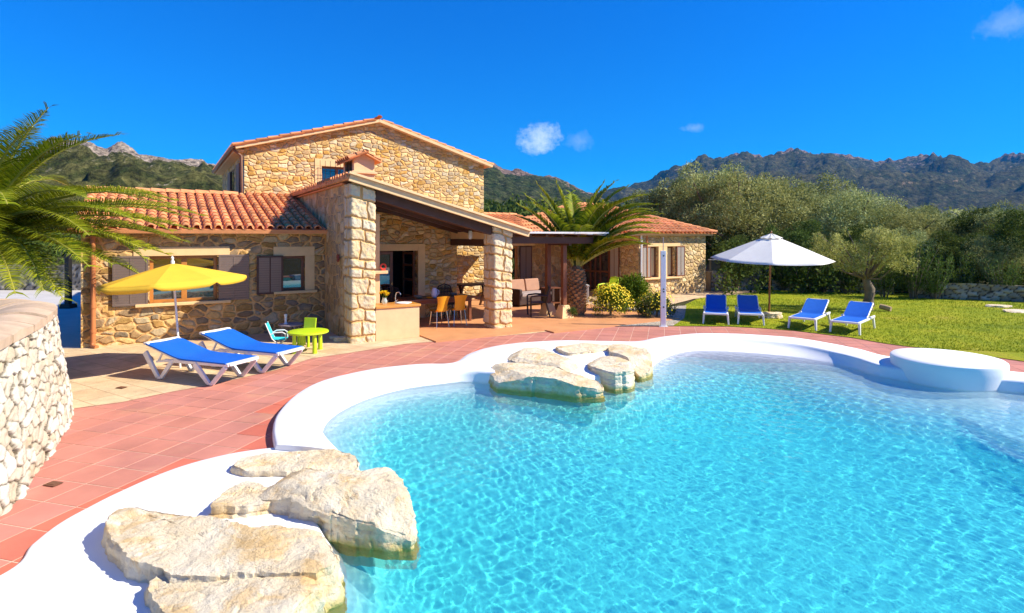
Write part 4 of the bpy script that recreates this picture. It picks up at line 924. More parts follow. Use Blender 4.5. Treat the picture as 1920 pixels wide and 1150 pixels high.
for k in range(9):
    x,y,z=fr.uniform(-.10,.10),fr.uniform(-.07,.07),fr.uniform(.22,.33); mb.tube([(0,0,.02),(x*.4,y*.4,.15),(x,y,z)],.004,4)
    for q in range(6):
        a=q*math.pi/3+k; fl_.add([(x,y,z),(x+.04*math.cos(a-.4),y+.03*math.sin(a-.4),z+.02),(x+.055*math.cos(a),y+.05*math.sin(a),z+.03),(x+.04*math.cos(a+.4),y+.03*math.sin(a+.4),z+.02)],[(0,1,2,3)],fr.uniform(.4,.7))
        fl_.add([(x,y,z-.01),(x+.03*math.cos(a),y-.02,z-.03),(x+.035*math.cos(a),y-.03,z+.02)],[(0,1,2)],.5)
mb.build('stems',M['bushleaf'],v); fl_.build('flowers',M['flower'],v)
mb=MB(); 
for k in range(14):
    a=k*2*math.pi/14; b=(k+1)*2*math.pi/14; mb.tube([(.07*math.cos(a),0,.10+.07*math.sin(a)),(.07*math.cos(b),0,.10+.07*math.sin(b))],.022,6)
mb.box(-.05,.05,-.025,.025,0,.03); o_=mb.build('ring_ornament',M['red'],smooth=True); o_.location=H(1.06,.86,1.642) ; o_.rotation_euler=(0,0,RZ); tag(o_,'red ring shaped ornament on the mantel shelf behind the tall pillar','ornament')
tb=empty('dining_table','long dark wooden dining table under the porch roof','table',H(3.0,1.95),RZ)
MB().box(-1.12,1.12,-.45,.45,.71,.765).build('tabletop',M['wood2'],tb,bevel=.01)
MB().box(-1.0,1.0,-.36,.36,.62,.708).build('apron',M['wood2'],tb)
for x in (-.95,.95):
    for y in (-.32,.32): MB().beam((x,y,0),(x,y,.62),.08,.08).build('leg',M['wood2'],tb,bevel=.006)
def plastic_chair(loc,rz,label):
    t=empty('orange_chair',label,'chair',loc,rz,'orange chairs along the porch dining table')
    mb=MB(); 
    def sheet_(rows,th):
        n=len(rows[0]); vs=[Vector(p) for r in rows for p in r]; k=len(vs); vs2=[p+Vector((0,0,-th)) for p in vs]; fs=[]
        for i in range(len(rows)-1):
            for j in range(n-1):
                a=i*n+j; fs+=[(a,a+1,a+n+1,a+n),(a+k,a+n+k,a+n+1+k,a+1+k)]
        return vs+vs2,fs
    rows=[]
    for y in np.linspace(-.2,.22,6): rows.append([(x,y,.45+.25*x*x-.02*math.cos(y*6)+ (.03 if y<-.17 else 0)) for x in np.linspace(-.2,.2,7)])
    v_,f_=sheet_(rows,.02); mb.add(v_,f_); mb.build('seat',M['orange'],t,smooth=True)
    mb=MB(); rows=[]
    for i,z in enumerate(np.linspace(.44,.86,8)):
        wd=.17+.035*math.sin(i/7*math.pi*1.0)*-1+.03*(i/7); rows.append([(x*wd,-.20-.10*(i/7)**1.3+.05*(x*x),z+(-.015*x*x if i==7 else 0)) for x in np.linspace(-1,1,7)])
    n=7; vs=[Vector(p) for r in rows for p in r]; k=len(vs); vs2=[p+Vector((0,-.018,0)) for p in vs]; fs=[]
    for i in range(7):
        for j in range(6): a=i*n+j; fs+=[(a,a+n,a+n+1,a+1),(a+k,a+1+k,a+n+1+k,a+n+k)]
    for i in range(7): fs+=[(i*n,i*n+k,(i+1)*n+k,(i+1)*n),(i*n+6,(i+1)*n+6,(i+1)*n+6+k,i*n+6+k)]
    for j in range(6): fs+=[(49+j,50+j,50+j+k,49+j+k)]
    mb.add(vs+vs2,fs); mb.build('backrest',M['orange'],t,smooth=True)
    for x in (-1,1):
        for y0,y1 in ((-.16,-.22),(.16,.2)): MB().tube([(.15*x,y0,.44),(.19*x,y1,0)],.011,8).build('leg',M['steel'],t,smooth=True)
    return t
plastic_chair(H(2.72,1.08,.035),RZ+R(4),'left orange chair with chrome legs, nearer the counter, pushed under the dining table')
plastic_chair(H(3.30,1.12,.035),RZ-R(5),'right orange chair with chrome legs, nearer the low pillar, pushed under the dining table')
def rattan(loc,rz,label,name='dark_chair'):
    t=empty(name,label,'chair',loc,rz); 
    mb=MB(); mb.box(-.24,.24,-.22,.24,.40,.45); mb.build('seat',M['wicker'],t,bevel=.02)
    mb=MB(); pts=[(-.25,-.24,.42),(-.26,-.28,.75),(-.2,-.31,.93),(0,-.32,1.0),(.2,-.31,.93),(.26,-.28,.75),(.25,-.24,.42)]; mb.tube(pts,.018,8)
    for k in range(9): x=-.2+.05*k; mb.tube([(x,-.24,.44),(x,-.3,.97-abs(x)*.4)],.012,5)
    for z in (.55,.65,.75,.85): mb.tube([(-.24,-.27,z),(0,-.29,z),(.24,-.27,z)],.012,5)
    mb.build('backrest',M['wicker'],t,smooth=True)
    for x in (-1,1):
        for y in (-.2,.22): MB().tube([(.22*x,y,.42),(.25*x,y*1.1,0)],.018,6).build('leg',M['wicker'],t)
    return t
rattan(H(3.75,2.68,.035),RZ+R(180),'dark round backed chair behind the dining table against the stone wall')
rattan(H(2.05,2.66,.035),RZ+R(184),'dark round backed chair behind the dining table in front of the glazed door')
P_=MB().lathe([(.055,0),(.085,.05),(.095,.14),(.075,.24),(.05,.27),(.06,.285)],24); P_.tube([(.07,0,.24),(.13,0,.2),(.13,0,.12),(.09,0,.08)],.011,8)
o_=P_.build('pitcher',M['ceramic'],smooth=True); o_.location=H(2.86,1.72,.765); tag(o_,'white rounded pitcher standing on the dining table','pitcher')
for k,(s_,t_,mt,lb,r) in enumerate(((2.42,1.85,'greyceramic','grey bowl on the left of the dining table',.13),(2.68,1.62,'orange','shallow orange dish on the dining table beside the white pitcher',.11),(3.6,2.0,'greyceramic','grey pot at the right end of the dining table',.10))):
    o_=MB().lathe([(r*.5,0),(r*.85,.03),(r,.075 if k!=1 else .04),(r*.93,.07 if k!=1 else .035),(r*.6,.02)],22).build('bowl',M[mt],smooth=True); o_.location=H(s_,t_,.765); tag(o_,lb,'bowl')
# barbecue corner behind the low pillar
bt=empty('side_table','dark trestle table seen through the porch behind the low pillar','table',H(5.6,4.6),RZ)
MB().box(-.6,.6,-.35,.35,.80,.86).build('tabletop',M['wood'],bt,bevel=.008)
for x in (-.45,.45):
    mb=MB(); mb.beam((x,-.3,0.03),(x,.15,.8),.07,.05); mb.beam((x,.3,0.03),(x,-.15,.8),.07,.05); mb.build('leg',M['wood'],bt)
# pergola
pg=empty('pergola','dark timber pergola with white sheet roofing joined to the porch','pergola',(CX,CY,0),RZ)
pz=2.52
mb=MB(); mb.beam((4.5,.38,pz-.10),(7.55,.38,pz-.12),.12,.2); mb.build('front_beam',M['wood'],pg,bevel=.008)
mb=MB(); mb.beam((4.5,5.9,pz-.10),(7.55,5.9,pz-.12),.12,.2); mb.build('rear_beam',M['wood'],pg,bevel=.008)
for k in range(6):
    s_=4.62+k*.575; MB().beam((s_,.25,pz+.045),(s_,6.2,pz+.06),.08,.09).build('rafter',M['wood'],pg)
for k,(s_,t_) in enumerate(((6.72,.72),(6.62,1.42),(7.45,5.8),(4.75,5.8))):
    MB().beam((s_,t_,.42),(s_,t_,pz-.2),.14,.14).build('post',M['wood2'],pg,bevel=.008)
    b=MB(); b.add([(s_-.22,t_-.22,.03),(s_+.22,t_-.22,.03),(s_+.22,t_+.22,.03),(s_-.22,t_+.22,.03),(s_-.12,t_-.12,.42),(s_+.12,t_-.12,.42),(s_+.12,t_+.12,.42),(s_-.12,t_+.12,.42)],[(0,3,2,1),(4,5,6,7),(0,1,5,4),(1,2,6,5),(2,3,7,6),(3,0,4,7)]); b.build('plinth',M['trim'],pg,bevel=.01)
MB().beam((6.72,.4,pz-.22),(6.62,1.5,pz-.22),.12,.1).build('post_cap',M['wood'],pg)
mb=MB()
n=40
for i in range(n):
    a=4.5+3.35*i/n; b=4.5+3.35*(i+1)/n; za=pz+.13-.025*(a-4.5)+.014*math.sin(a*12); zb=pz+.13-.025*(b-4.5)+.014*math.sin(b*12)
    mb.add([(a,.05,za),(b,.05,zb),(b,6.2,zb),(a,6.2,za),(a,.05,za+.02),(b,.05,zb+.02),(b,6.2,zb+.02),(a,6.2,za+.02)],[(0,3,2,1),(4,5,6,7),(0,1,5,4),(2,3,7,6)])
mb.box(4.5,7.9,.0,.05,pz+.085,pz+.135); mb.build('roof_sheet',simple('white_roof_sheet',(.62,.60,.62),.6,.08,6),pg,smooth=True)
so=empty('wicker_sofa','dark wicker garden sofa with brown back cushion and lilac grey seat under the pergola','sofa',H(7.7,4.1,.035),RZ+R(8))
mb=MB(); mb.box(-.8,.8,-.38,.40,.05,.34); mb.box(-.85,-.72,-.42,.42,.05,.62); mb.box(.72,.85,-.42,.42,.05,.62); mb.box(-.8,.8,.34,.46,.05,.80); mb.build('frame',M['wicker'],so,bevel=.03)
MB().box(-.71,.71,-.40,.30,.34,.47).build('seat_cushion',M['greycushion'],so,bevel=.03,seg=3)
for x in (-.36,.36): 
    o_=MB().box(-.34,.34,-.06,.06,0,.46).build('back_cushion',M['cushion'],so,bevel=.04,seg=3); o_.location=(x,.27,.46); o_.rotation_euler=(R(-12),0,0)
def armchair(loc,rz,label,mat,name='garden_armchair'):
    t=empty(name,label,'chair',loc,rz)
    MB().box(-.23,.23,-.22,.24,.41,.44).build('seat',M[mat],t,bevel=.012)
    mb=MB(); pts=[(-.23,-.21,.42),(-.24,-.30,.8),(-.2,-.33,.9),(0,-.34,.93),(.2,-.33,.9),(.24,-.30,.8),(.23,-.21,.42)]; mb.tube(pts,.024,8)
    for k in range(7): x=-.18+.06*k; mb.beam((x,-.22,.45),(x,-.325,.9-abs(x)*.12),.04,.012,up=(0,1,0))
    mb.build('backrest',M[mat],t,smooth=True)
    for x in (-1,1):
        MB().tube([(.27*x,-.26,.64),(.29*x,0,.655),(.28*x,.24,.63),(.275*x,.27,.6),(.25*x,.26,0)],.028,8).build('armrest',M[mat],t,smooth=True)
        MB().tube([(.27*x,-.27,.64),(.24*x,-.22,.42),(.27*x,-.34,0)],.028,8).build('leg',M[mat],t,smooth=True)
    return t
armchair(Vector((.80,17.9,.035)),R(100),'dark brown slatted resin armchair in front of the pergola posts','brownplastic')
armchair(G(1140,566)+Vector((0,0,0.02)),R(120),'yellow green garden armchair half hidden behind the flowering bush','lime')
q=G(1093,567); o_=MB().box(-.20,.20,-.20,.20,0,.62); o_.box(-.22,.22,-.22,.22,.6,.66); o_=o_.build('planter',simple('grey_planter',(.45,.42,.40),.7,.08,6),bevel=.012); o_.location=(q.x,q.y,.01); tag(o_,'square pale grey planter box just behind the short palm trunk','planter')
# shelf unit with bottle
sh=empty('serving_shelf','low dark wooden serving shelf standing between the pergola posts','shelf',H(7.35,2.3,.035),RZ)
for z in (.25,.74): MB().box(-.3,.3,-.18,.18,z,z+.035).build('shelf_board',M['wood2'],sh)
for x in (-.28,.28): MB().beam((x,0,0),(x,0,.74),.04,.3,up=(0,1,0)).build('leg',M['wood'],sh)
o_=MB().lathe([(.04,0),(.045,.02),(.045,.15),(.02,.20),(.018,.24)],14).build('bottle',M['ceramic'],smooth=True); o_.location=H(7.28,2.3,.29); tag(o_,'white bottle on the low shelf between the pergola posts','bottle')
# white shower column
pole=empty('shower_column','tall white metal shower column at the edge of the red tiles, before the annex','shower',G(1243.5,612.5),R(-4))
MB().box(-.072,.072,-.05,.05,.0,2.12).build('column',M['white'],pole,bevel=.01)
MB().tube([(0,0,2.1),(0,0,2.5)],.012,8).build('rod',M['grey'],pole)
mb=MB(); 
for z in (1.98,1.05,.98,.55): mb.tube([(.0,-.05,z),(0,-.075,z)],.02,10)
mb.build('fitting',M['iron'],pole); MB().box(-.12,.12,-.10,.10,0,.015).build('foot_plate',M['white'],pole)

# ---------------------------------------------------------------- sun loungers
def lounger_near(loc,rz,back,label):
    t=empty('sun_lounger',label,'sun lounger',loc,rz,'blue and white sun loungers on the terrace')
    bx=-.15; L=.86; ex=bx-L*math.cos(back); ez=.36+L*math.sin(back); W_=.31
    mb=MB()
    for y in (-1,1):
        mb.beam((bx-.35,y*W_,.335),(.98,y*W_,.365),.045,.06)
        mb.beam((bx,y*W_,.355),(ex,y*W_,ez),.045,.045)
    mb.beam((.965,-W_,.37),(.965,W_,.37),.09,.05); mb.beam((ex,-W_-.02,ez),(ex,W_+.02,ez),.10,.05); mb.beam((-.4,-W_,.33),(-.4,W_,.33),.04,.04)
    mb.build('frame',M['white'],t,bevel=.014,seg=3)
    for y in (-1,1):
        MB().beam((bx-.35,y*(W_-.0),.33),(bx-.55,y*W_,.30),.035,.035).beam((bx-.52,y*W_*.98,.31),((bx+ex)/2,y*W_*.98,(.36+ez)/2),.02,.03).build('back_prop',M['white'],t)
    for xa,xf,xb in ((-.98,-.62,-.32),(.22,.58,.92)):
        for y in (-1,1):
            mb=MB(); yy=y*(W_+.012); za=.40 if xa<-.5 else .35
            mb.beam((xa,yy,za+(.05 if xa<-.5 else -.01)),(xf-.04,yy,.03),.05,.11,up=(1,0,0),w1=.05,h1=.075); mb.beam((xf-.05,yy+y*.003,.028),(xf+.05,yy+y*.003,.028),.05,.05); mb.beam((xb,yy-y*.003,.335),(xf+.04,yy-y*.003,.03),.045,.075,up=(1,0,0))
            mb.build('leg',M['white'],t,bevel=.012,seg=3)
    mb=MB(); rows=[]
    def prof(u):  # u 0..1 from head to foot
        if u<.47: f=u/.47; x=ex+.03+(bx-ex-.03)*f; z=ez+(.385-ez)*f
        else: f=(u-.47)/.53; x=bx+(.93-bx)*f; z=.385+.0*f
        return x,z
    us=np.linspace(0,1,40); pr=[prof(u) for u in us]; pr=np.array(pr); pr[:,1]=np.convolve(np.pad(pr[:,1],3,'edge'),np.ones(7)/7,'valid'); 
    vs=[];fs=[]; ny=9
    for (x,z) in pr:
        for k in range(ny):
            y=-1+2*k/(ny-1); vs.append((x,y*(W_+.030),z+.034-.024*(1-y*y)-.02*max(0,abs(y)-.9)*10))
    n0=len(vs); vs+=[(x,y,z-.022) for x,y,z in vs]
    for i in range(len(pr)-1):
        for k in range(ny-1): a=i*ny+k; fs+=[(a,a+ny,a+ny+1,a+1),(a+n0,a+1+n0,a+ny+1+n0,a+ny+n0)]
        a=i*ny; fs.append((a,a+n0,a+ny+n0,a+ny)); a+=ny-1; fs.append((a,a+ny,a+ny+n0,a+n0))
    a=(len(pr)-1)*ny
    for k in range(ny-1): fs.append((a+k,a+k+n0,a+k+1+n0,a+k+1)); fs.append((k,k+1,k+1+n0,k+n0))
    mb.add(vs,fs); mb.build('fabric',M['blue'],t,smooth=True)
    return t
lounger_near(Vector((-5.50,10.08,.006)),R(-21),R(16),'blue sun lounger nearest the pool on the paved terrace, its back raised low')
lounger_near(Vector((-5.02,10.98,.006)),R(-22),R(18),'blue sun lounger beside the lime children\'s table, behind the nearest one')
def lounger_far(loc,rz,label,back=R(27)):
    # local: -y points to the foot end, backrest towards +y
    t=empty('sun_lounger',label,'sun lounger',loc,rz,'blue and white sun loungers on the lawn')
    W_=.31; by=1.0; L=.78; ey=by+L*math.cos(back); ez=.31+L*math.sin(back)
    mb=MB()
    for x in (-1,1): mb.beam((x*W_,0,.30),(x*W_,by+.55,.30),.055,.055); mb.beam((x*(W_-.03),by,.32),(x*(W_-.03),ey,ez),.04,.04)
    mb.beam((-W_-.02,0,.30),(W_+.02,0,.30),.10,.05); mb.beam((-W_+.02,ey,ez),(W_-.02,ey,ez),.05,.05); mb.beam((-W_,by+.5,.3),(W_,by+.5,.3),.05,.05)
    mb.build('frame',M['white'],t,bevel=.015,seg=3)
    for x in (-1,1):
        for y,dy in ((.05,-.05),(by+.50,.07)):
            MB().beam((x*(W_+.005),y,.32),(x*(W_+.03),y+dy,0),.06,.10,up=(0,1,0),w1=.045,h1=.06).build('leg',M['white'],t,bevel=.012)
        MB().beam((x*(W_+.03),by+.12,.33),(x*(W_+.03),by+.55,.33),.05,.06).build('arm_block',M['white'],t,bevel=.012)
    pr=[(.05,.338)]+[(y,.338) for y in np.linspace(.1,by-.05,8)]+[(by+.03,.35)]+[(by+L*f*math.cos(back),.345+L*f*math.sin(back)) for f in np.linspace(.1,.99,8)]
    vs=[];fs=[];nx=9
    for i,(y,z) in enumerate(pr):
        wd=W_-.03-(.035 if i==len(pr)-1 else .0)
        for k in range(nx): x=-1+2*k/(nx-1); vs.append((x*wd,y,z-.012*(1-x*x)))
    n0=len(vs); vs+=[(x,y,z-.02) for x,y,z in vs]
    for i in range(len(pr)-1):
        for k in range(nx-1): a=i*nx+k; fs+=[(a,a+1,a+nx+1,a+nx),(a+n0,a+nx+n0,a+nx+1+n0,a+1+n0)]
        a=i*nx; fs.append((a,a+nx,a+nx+n0,a+n0)); a+=nx-1; fs.append((a,a+n0,a+nx+n0,a+nx))
    for k in range(nx-1): fs.append((k,k+n0,k+1+n0,k+1)); a=(len(pr)-1)*nx; fs.append((a+k,a+k+1,a+k+1+n0,a+k+n0))
    mb=MB(); mb.add(vs,fs); mb.build('fabric',M['blue'],t,smooth=True)
    return t
for (x,y,az,lb) in ((5.80,16.2,-20,'leftmost sun lounger on the lawn, wholly in the parasol shade'),(6.76,16.1,-19,'second sun lounger from the left on the lawn, half shaded, beside the parasol foot'),
    (7.80,15.3,-41,'third sun lounger from the left on the lawn, sunlit, right of the parasol foot'),(8.55,14.62,-44,'rightmost sun lounger on the lawn, in front of the small olive tree')):
    lounger_far(Vector((x,y,.014)),R(az),lb)
# ---------------------------------------------------------------- parasols
def parasol(name,loc,label,r,h,zr,mat,polemat,n,vz,tilt=(0,0),rot=0,valance=.12,pr=.022,vent=False):
    t=empty(name,label,'parasol',loc,0)
    MB().tube([(0,0,0),(0,0,h-.02)],pr,14).build('pole',polemat,t,smooth=True)
    top=MB(); rows=[]; NR=10; NS=8
    def P(k,i,dz=0):
        # k: fractional rib index, i: 0..1 radius
        a=rot+2*math.pi*k/n; f=k-math.floor(k); a0=rot+2*math.pi*math.floor(k)/n; a1=a0+2*math.pi/n
        p=Vector((math.cos(a0),math.sin(a0)))*(1-f)+Vector((math.cos(a1),math.sin(a1)))*f
        sag=-.010*math.sin(f*math.pi)*i*r; z=h-(h-zr)*(i**1.06)+sag
        return (p.x*r*i,p.y*r*i,z+dz)
    vs=[];fs=[]; m_=n*NS
    i0=.13 if vent else .0
    for j in range(NR+1):
        i=i0+(1-i0)*j/NR
        for q in range(m_): vs.append(P(q/NS,max(i,.004)))
    for j in range(NR):
        for q in range(m_): fs.append((j*m_+q,(j+1)*m_+q,(j+1)*m_+(q+1)%m_,j*m_+(q+1)%m_))
    top.add(vs,fs); b=len(vs)-m_
    if valance:
        vv=[]
        for q in range(m_):
            x,y,z=vs[b+q]; f=(q%NS)/NS; vv.append((x*1.012,y*1.012,z-valance*(.88+.12*math.sin(f*math.pi))*(.45 if q%NS==0 else 1)))
        top.add(vs[b:]+vv,[(q,q+m_,(q+1)%m_+m_,(q+1)%m_) for q in range(m_)])
    o=top.build('canopy',M[mat],t,smooth='all'); o.data.set_sharp_from_angle(angle=R(7)); sm=o.modifiers.new('thickness','SOLIDIFY'); sm.thickness=.004
    if vent:
        vb=MB(); vs=[]
        for j in range(5):
            i=.19*j/4
            for q in range(m_): x,y,z=P(q/NS,max(i,.004)); vs.append((x,y,z+.05+.01*math.sin(q)))
        vb.add(vs,[(j*m_+q,(j+1)*m_+q,(j+1)*m_+(q+1)%m_,j*m_+(q+1)%m_) for j in range(4) for q in range(m_)]); vb.build('vent',M[mat],t,smooth=True)
    MB().lathe([(.03,h-.05),(.035,h+.03),(.018,h+.07),(.03,h+.10),(.008,h+.14)],12).build('finial',polemat,t,smooth=True)
    for k in range(n):
        a=P(k,1,-.02); b=P(k,.05,-.03); c=P(k,.5,-.03)
        MB().tube([b,c,a],.009,6).build('rib',polemat,t); MB().tube([c,(0,0,zr-.12+.02)],.007,5).build('strut',polemat,t)
    MB().lathe([(.045,zr-.16),(.05,zr-.08)],12).build('hub',polemat,t)
    o.parent=t
    return t
py_=parasol('yellow_parasol',Vector((-6.34,10.87,.006)),'yellow parasol with scalloped rim standing behind the two terrace loungers',1.26,2.0,1.67,'yellow',M['white'],8,0,rot=.3,valance=.11,pr=.02)
for c_ in kids(py_):
    pass
py_.rotation_euler=(R(1),R(-3.5),0)
pw_=parasol('white_parasol',Vector((8.13,18.0,.01)),'large white parasol with wooden pole between the lawn loungers',1.80,2.56,1.80,'canvas',M['polewood'],8,0,rot=R(22.5),valance=0,pr=.03,vent=True)
pw_.rotation_euler=(R(3.5),0,0)
c=G(1447,597); rp_=[(c.x+.34*math.cos(a)*(1+.2*math.sin(3*a)),c.y+.25*math.sin(a)*(1+.15*math.cos(2*a))) for a in np.linspace(0,2*math.pi,9)[:-1]]
rock('parasol_base_stone',rp_,.17,zb=-.02,seed=40,rough=.08,label='rough pale stone holding down the white parasol pole',cat='stone',pix=False)
# ---------------------------------------------------------------- children's furniture
gt=empty('play_table','round lime green children\'s table on stubby tapered legs','table',Vector((-4.45,12.42,.006)),R(20))
MB().lathe([(.36,.40),(.415,.405),(.43,.42),(.425,.445),(.405,.455),(.2,.458)],48).build('tabletop',M['lime'],gt,smooth=True)
for a in (35,115,205,295): x,y=.31*math.cos(R(a)),.31*math.sin(R(a)); MB().lathe([(.052,0),(.05,.02),(.034,.405)],16,(x,y,0)).build('leg',M['lime'],gt,smooth=True)
gs=empty('play_chair','small lime green children\'s chair behind the round table','chair',Vector((-4.72,13.05,.006)),R(180))
MB().box(-.14,.14,-.14,.14,.26,.30).build('seat',M['lime'],gs,bevel=.01)
MB().add and None
mb=MB(); mb.beam((0,-.14,.30),(0,-.19,.62),.30,.03,up=(0,1,0)); mb.v=mb.v; o_=mb.build('backrest',M['lime'],gs,bevel=.01)
gs.rotation_euler=(0,0,R(170))
for x in (-1,1):
    for y in (-1,1): MB().lathe([(.036,0),(.026,.26)],12,(x*.12,y*.12,0)).build('leg',M['lime'],gs,smooth=True)
tq=empty('garden_child_chair','small turquoise folding child\'s chair with white arms left of the lime table','chair',Vector((-5.15,12.6,.006)),R(-75))
# local +y is the facing direction
mb=MB(); mb.beam((0,-.13,.27),(0,-.26,.60),.30,.02,up=(0,1,0)); mb.build('backrest',M['turq'],tq,bevel=.006)
mb=MB(); mb.beam((0,-.14,.26),(0,.16,.24),.30,.02); mb.build('seat',M['turq'],tq,bevel=.006)
for x in (-1,1):
    MB().tube([(.16*x,-.27,.62),(.16*x,-.13,.27),(.16*x,.15,0)],.011,6).build('leg',M['white'],tq,smooth=True); MB().tube([(.165*x,.14,.24),(.165*x,-.14,0)],.011,6).build('leg',M['steel'],tq,smooth=True)
    MB().tube([(.17*x,-.17,.36),(.17*x,-.08,.41),(.17*x,.08,.41),(.17*x,.14,.37),(.17*x,.15,.25)],.013,6).build('armrest',M['white'],tq,smooth=True)
gy=empty('low_side_table','low grey wicker side table against the shaded house wall','table',Vector((-5.35,13.75,.006)),0)
MB().lathe([(.25,.36),(.28,.37),(.28,.40),(.24,.41)],24).build('tabletop',M['grey'],gy,smooth=True)
for a in (45,135,225,315): MB().tube([(.2*math.cos(R(a)),.2*math.sin(R(a)),.36),(.22*math.cos(R(a)),.22*math.sin(R(a)),0)],.016,6).build('leg',M['grey'],gy)
o_=MB().lathe([(.055,0),(.03,.02),(.025,.06),(.03,.17),(.04,.21),(.035,.23)],14).build('candle_holder',M['white'],smooth=True); o_.location=(-5.45,13.7,.416); tag(o_,'white candle holder standing on the low grey side table','candle holder')
for k,(px,py,r_) in enumerate(((640,640,.13),(627,636,.09))):
    c=G(px,py); rock('loose_stone',[(c.x+r_*1.3*math.cos(a),c.y+r_*math.sin(a)*(1+.2*math.cos(2*a))) for a in np.linspace(0,2*math.pi,8)[:-1]],r_*.8,zb=-.01,seed=60+k,rough=.05,label=('larger loose stone at the foot of the shaded side wall','smaller loose stone at the foot of the shaded side wall')[k],cat='stone',pix=False,na=40)

# ---------------------------------------------------------------- vegetation
def leaf_cloud(centers,rad,n,size,asp,seed,up=.3,shell=.5,flat=1.):
    """n rhombic leaves spread through blobs; returns co, faces, col"""
    r=np.random.default_rng(seed); C=np.asarray(centers,float); rad=np.asarray(rad,float)
    k=r.choice(len(C),n,p=rad**2/np.sum(rad**2)); d=r.normal(size=(n,3)); d/=np.linalg.norm(d,axis=1)[:,None]
    q=(shell+(1-shell)*r.random(n))**(.6); q*=1+.25*r.normal(size=n)*.6
    p=C[k]+d*(q*rad[k])[:,None]*np.array([1,1,flat])
    ax=d*.7+r.normal(size=(n,3))*.75+np.array([0,0,up]); ax/=np.linalg.norm(ax,axis=1)[:,None]
    b=np.cross(ax,r.normal(size=(n,3))); b/=np.linalg.norm(b,axis=1)[:,None]
    s=size*(.6+.8*r.random(n))[:,None]
    co=np.stack([p-ax*s*.5,p+b*s*asp*.5,p+ax*s*.5,p-b*s*asp*.5],1).reshape(-1,3)
    col=np.clip(r.normal(.45,.25,n),0,1)
    return co,np.arange(4*n).reshape(n,4),col
def crown_mesh(name,centers,rad,n,size,asp,seed,mat,parent=None,**kw):
    co,f,c=leaf_cloud(centers,rad,n,size,asp,seed,**kw); return mesh_np(name,co,f,mat,parent,c)
def blobs(R_,Hh,n,seed,z0,flat=.75):
    r=np.random.default_rng(seed); out=[];rad=[]
    for i in range(n):
        d=r.normal(size=3); d/=np.linalg.norm(d); q=r.uniform(.45,.95)
        out.append((d[0]*R_*q,d[1]*R_*q,z0+Hh/2+d[2]*Hh/2*q)); rad.append(r.uniform(.13,.27)*R_)
    return out,rad
def make_tree(label,cat,R_,Hh,z0,seed,n,size,asp,mat,nb=26,tr=.18,group=None,limbs=7,name='olive_tree'):
    t=empty(name,label,cat,(0,0,0),0,group); C_,rd=blobs(R_,Hh,nb,seed,z0); rg=random.Random(seed)
    crown_mesh('crown',C_,rd,n,size,asp,seed,mat,t,shell=.6)
    mb=MB(); bends=[(rg.uniform(-.15,.15),rg.uniform(-.15,.15)) for _ in range(3)]
    p1=Vector((bends[0][0],bends[0][1],z0*.5)); p2=Vector((bends[0][0]+bends[1][0],bends[0][1]+bends[1][1],z0*1.0))
    mb.tube([(0,0,-.1),(0,0,.15),p1,p2],[tr*1.5,tr*1.15,tr*.95,tr*.8],10)
    for c in rg.sample(C_,limbs): 
        c=Vector(c); m1=p2.lerp(c,.5)+Vector((rg.uniform(-.25,.25),rg.uniform(-.25,.25),rg.uniform(-.1,.3))); mb.tube([p2-Vector((0,0,.15)),m1,c],[tr*.55,tr*.33,tr*.12],6)
    mb.build('trunk',M['bark'],t,smooth=True); return t
tg_='olive trees behind the lawn'
protos=[make_tree('x','tree',2.6,3.6,2.1,101,21000,.14,.30,M['olive'],52,.2,tg_),make_tree('x','tree',2.3,3.9,1.9,102,20000,.14,.30,M['olive'],46,.18,tg_),
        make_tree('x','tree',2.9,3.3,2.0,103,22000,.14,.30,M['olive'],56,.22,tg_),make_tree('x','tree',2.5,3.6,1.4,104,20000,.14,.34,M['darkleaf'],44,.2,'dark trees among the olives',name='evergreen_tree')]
# (px, distance, top row in photo, proto, label)
TR=[(1270,35,318,1,'broad brownish olive tree rising just right of the annex roof'),(1330,33,305,0,'tall olive tree left of the white parasol, highest at the left of the row'),(1400,31,318,2,'olive tree rising directly behind the white parasol'),
 (1455,35,318,1,'tall olive tree just right of the parasol top, against the mountain'),(1510,33,332,0,'olive tree behind and left of the small lawn olive'),(1572,30,352,2,'silvery olive tree directly behind the small lawn olive'),
 (1640,33,368,1,'olive tree right of the small lawn olive, in the second row'),(1690,29,384,0,'pale silvery olive tree in the middle of the right hand thicket'),(1760,31,380,2,'olive tree left of the yellowish shrub top at the right'),
 (1830,29,388,3,'dark evergreen tree in the right part of the thicket'),(1895,27,380,0,'olive tree cut by the right edge of the picture'),(1935,24,392,3,'dark evergreen tree half outside the right edge'),
 (1352,32,400,3,'dark low evergreen tree beside the annex corner'),(1490,27.5,412,3,'dark evergreen tree in shade behind the white parasol'),(1600,27,420,3,'dark evergreen tree behind the small lawn olive trunk'),
 (1700,26,430,0,'lower olive tree in the front row right of the small lawn olive'),(1790,25,432,3,'dark evergreen tree in the front row at the right'),(1868,24,440,2,'low olive tree in the front row near the right edge'),(1550,37,345,0,'distant olive tree peeping above the row, right of the parasol'),
 (1380,26.5,440,3,'low dark tree behind the dry stone wall')]
used=set()
for k,(px,Y,top,pi_,lb) in enumerate(TR):
    p=protos[pi_]; ht={0:5.85,1:5.95,2:5.45,3:5.15}[pi_]; z=CH+(HZ-top)*Y/F; sc=z/ht
    loc=Vector(((px-960)/F*Y,Y,0))
    if pi_ not in used: used.add(pi_); p['label']=lb; t=p; t.location=loc; t.rotation_euler=(0,0,k*1.3)
    else: t=copy_tree(p,loc=loc,rz=k*1.3,label=lb)
    t.scale=(sc*1.02,sc*1.02,sc)
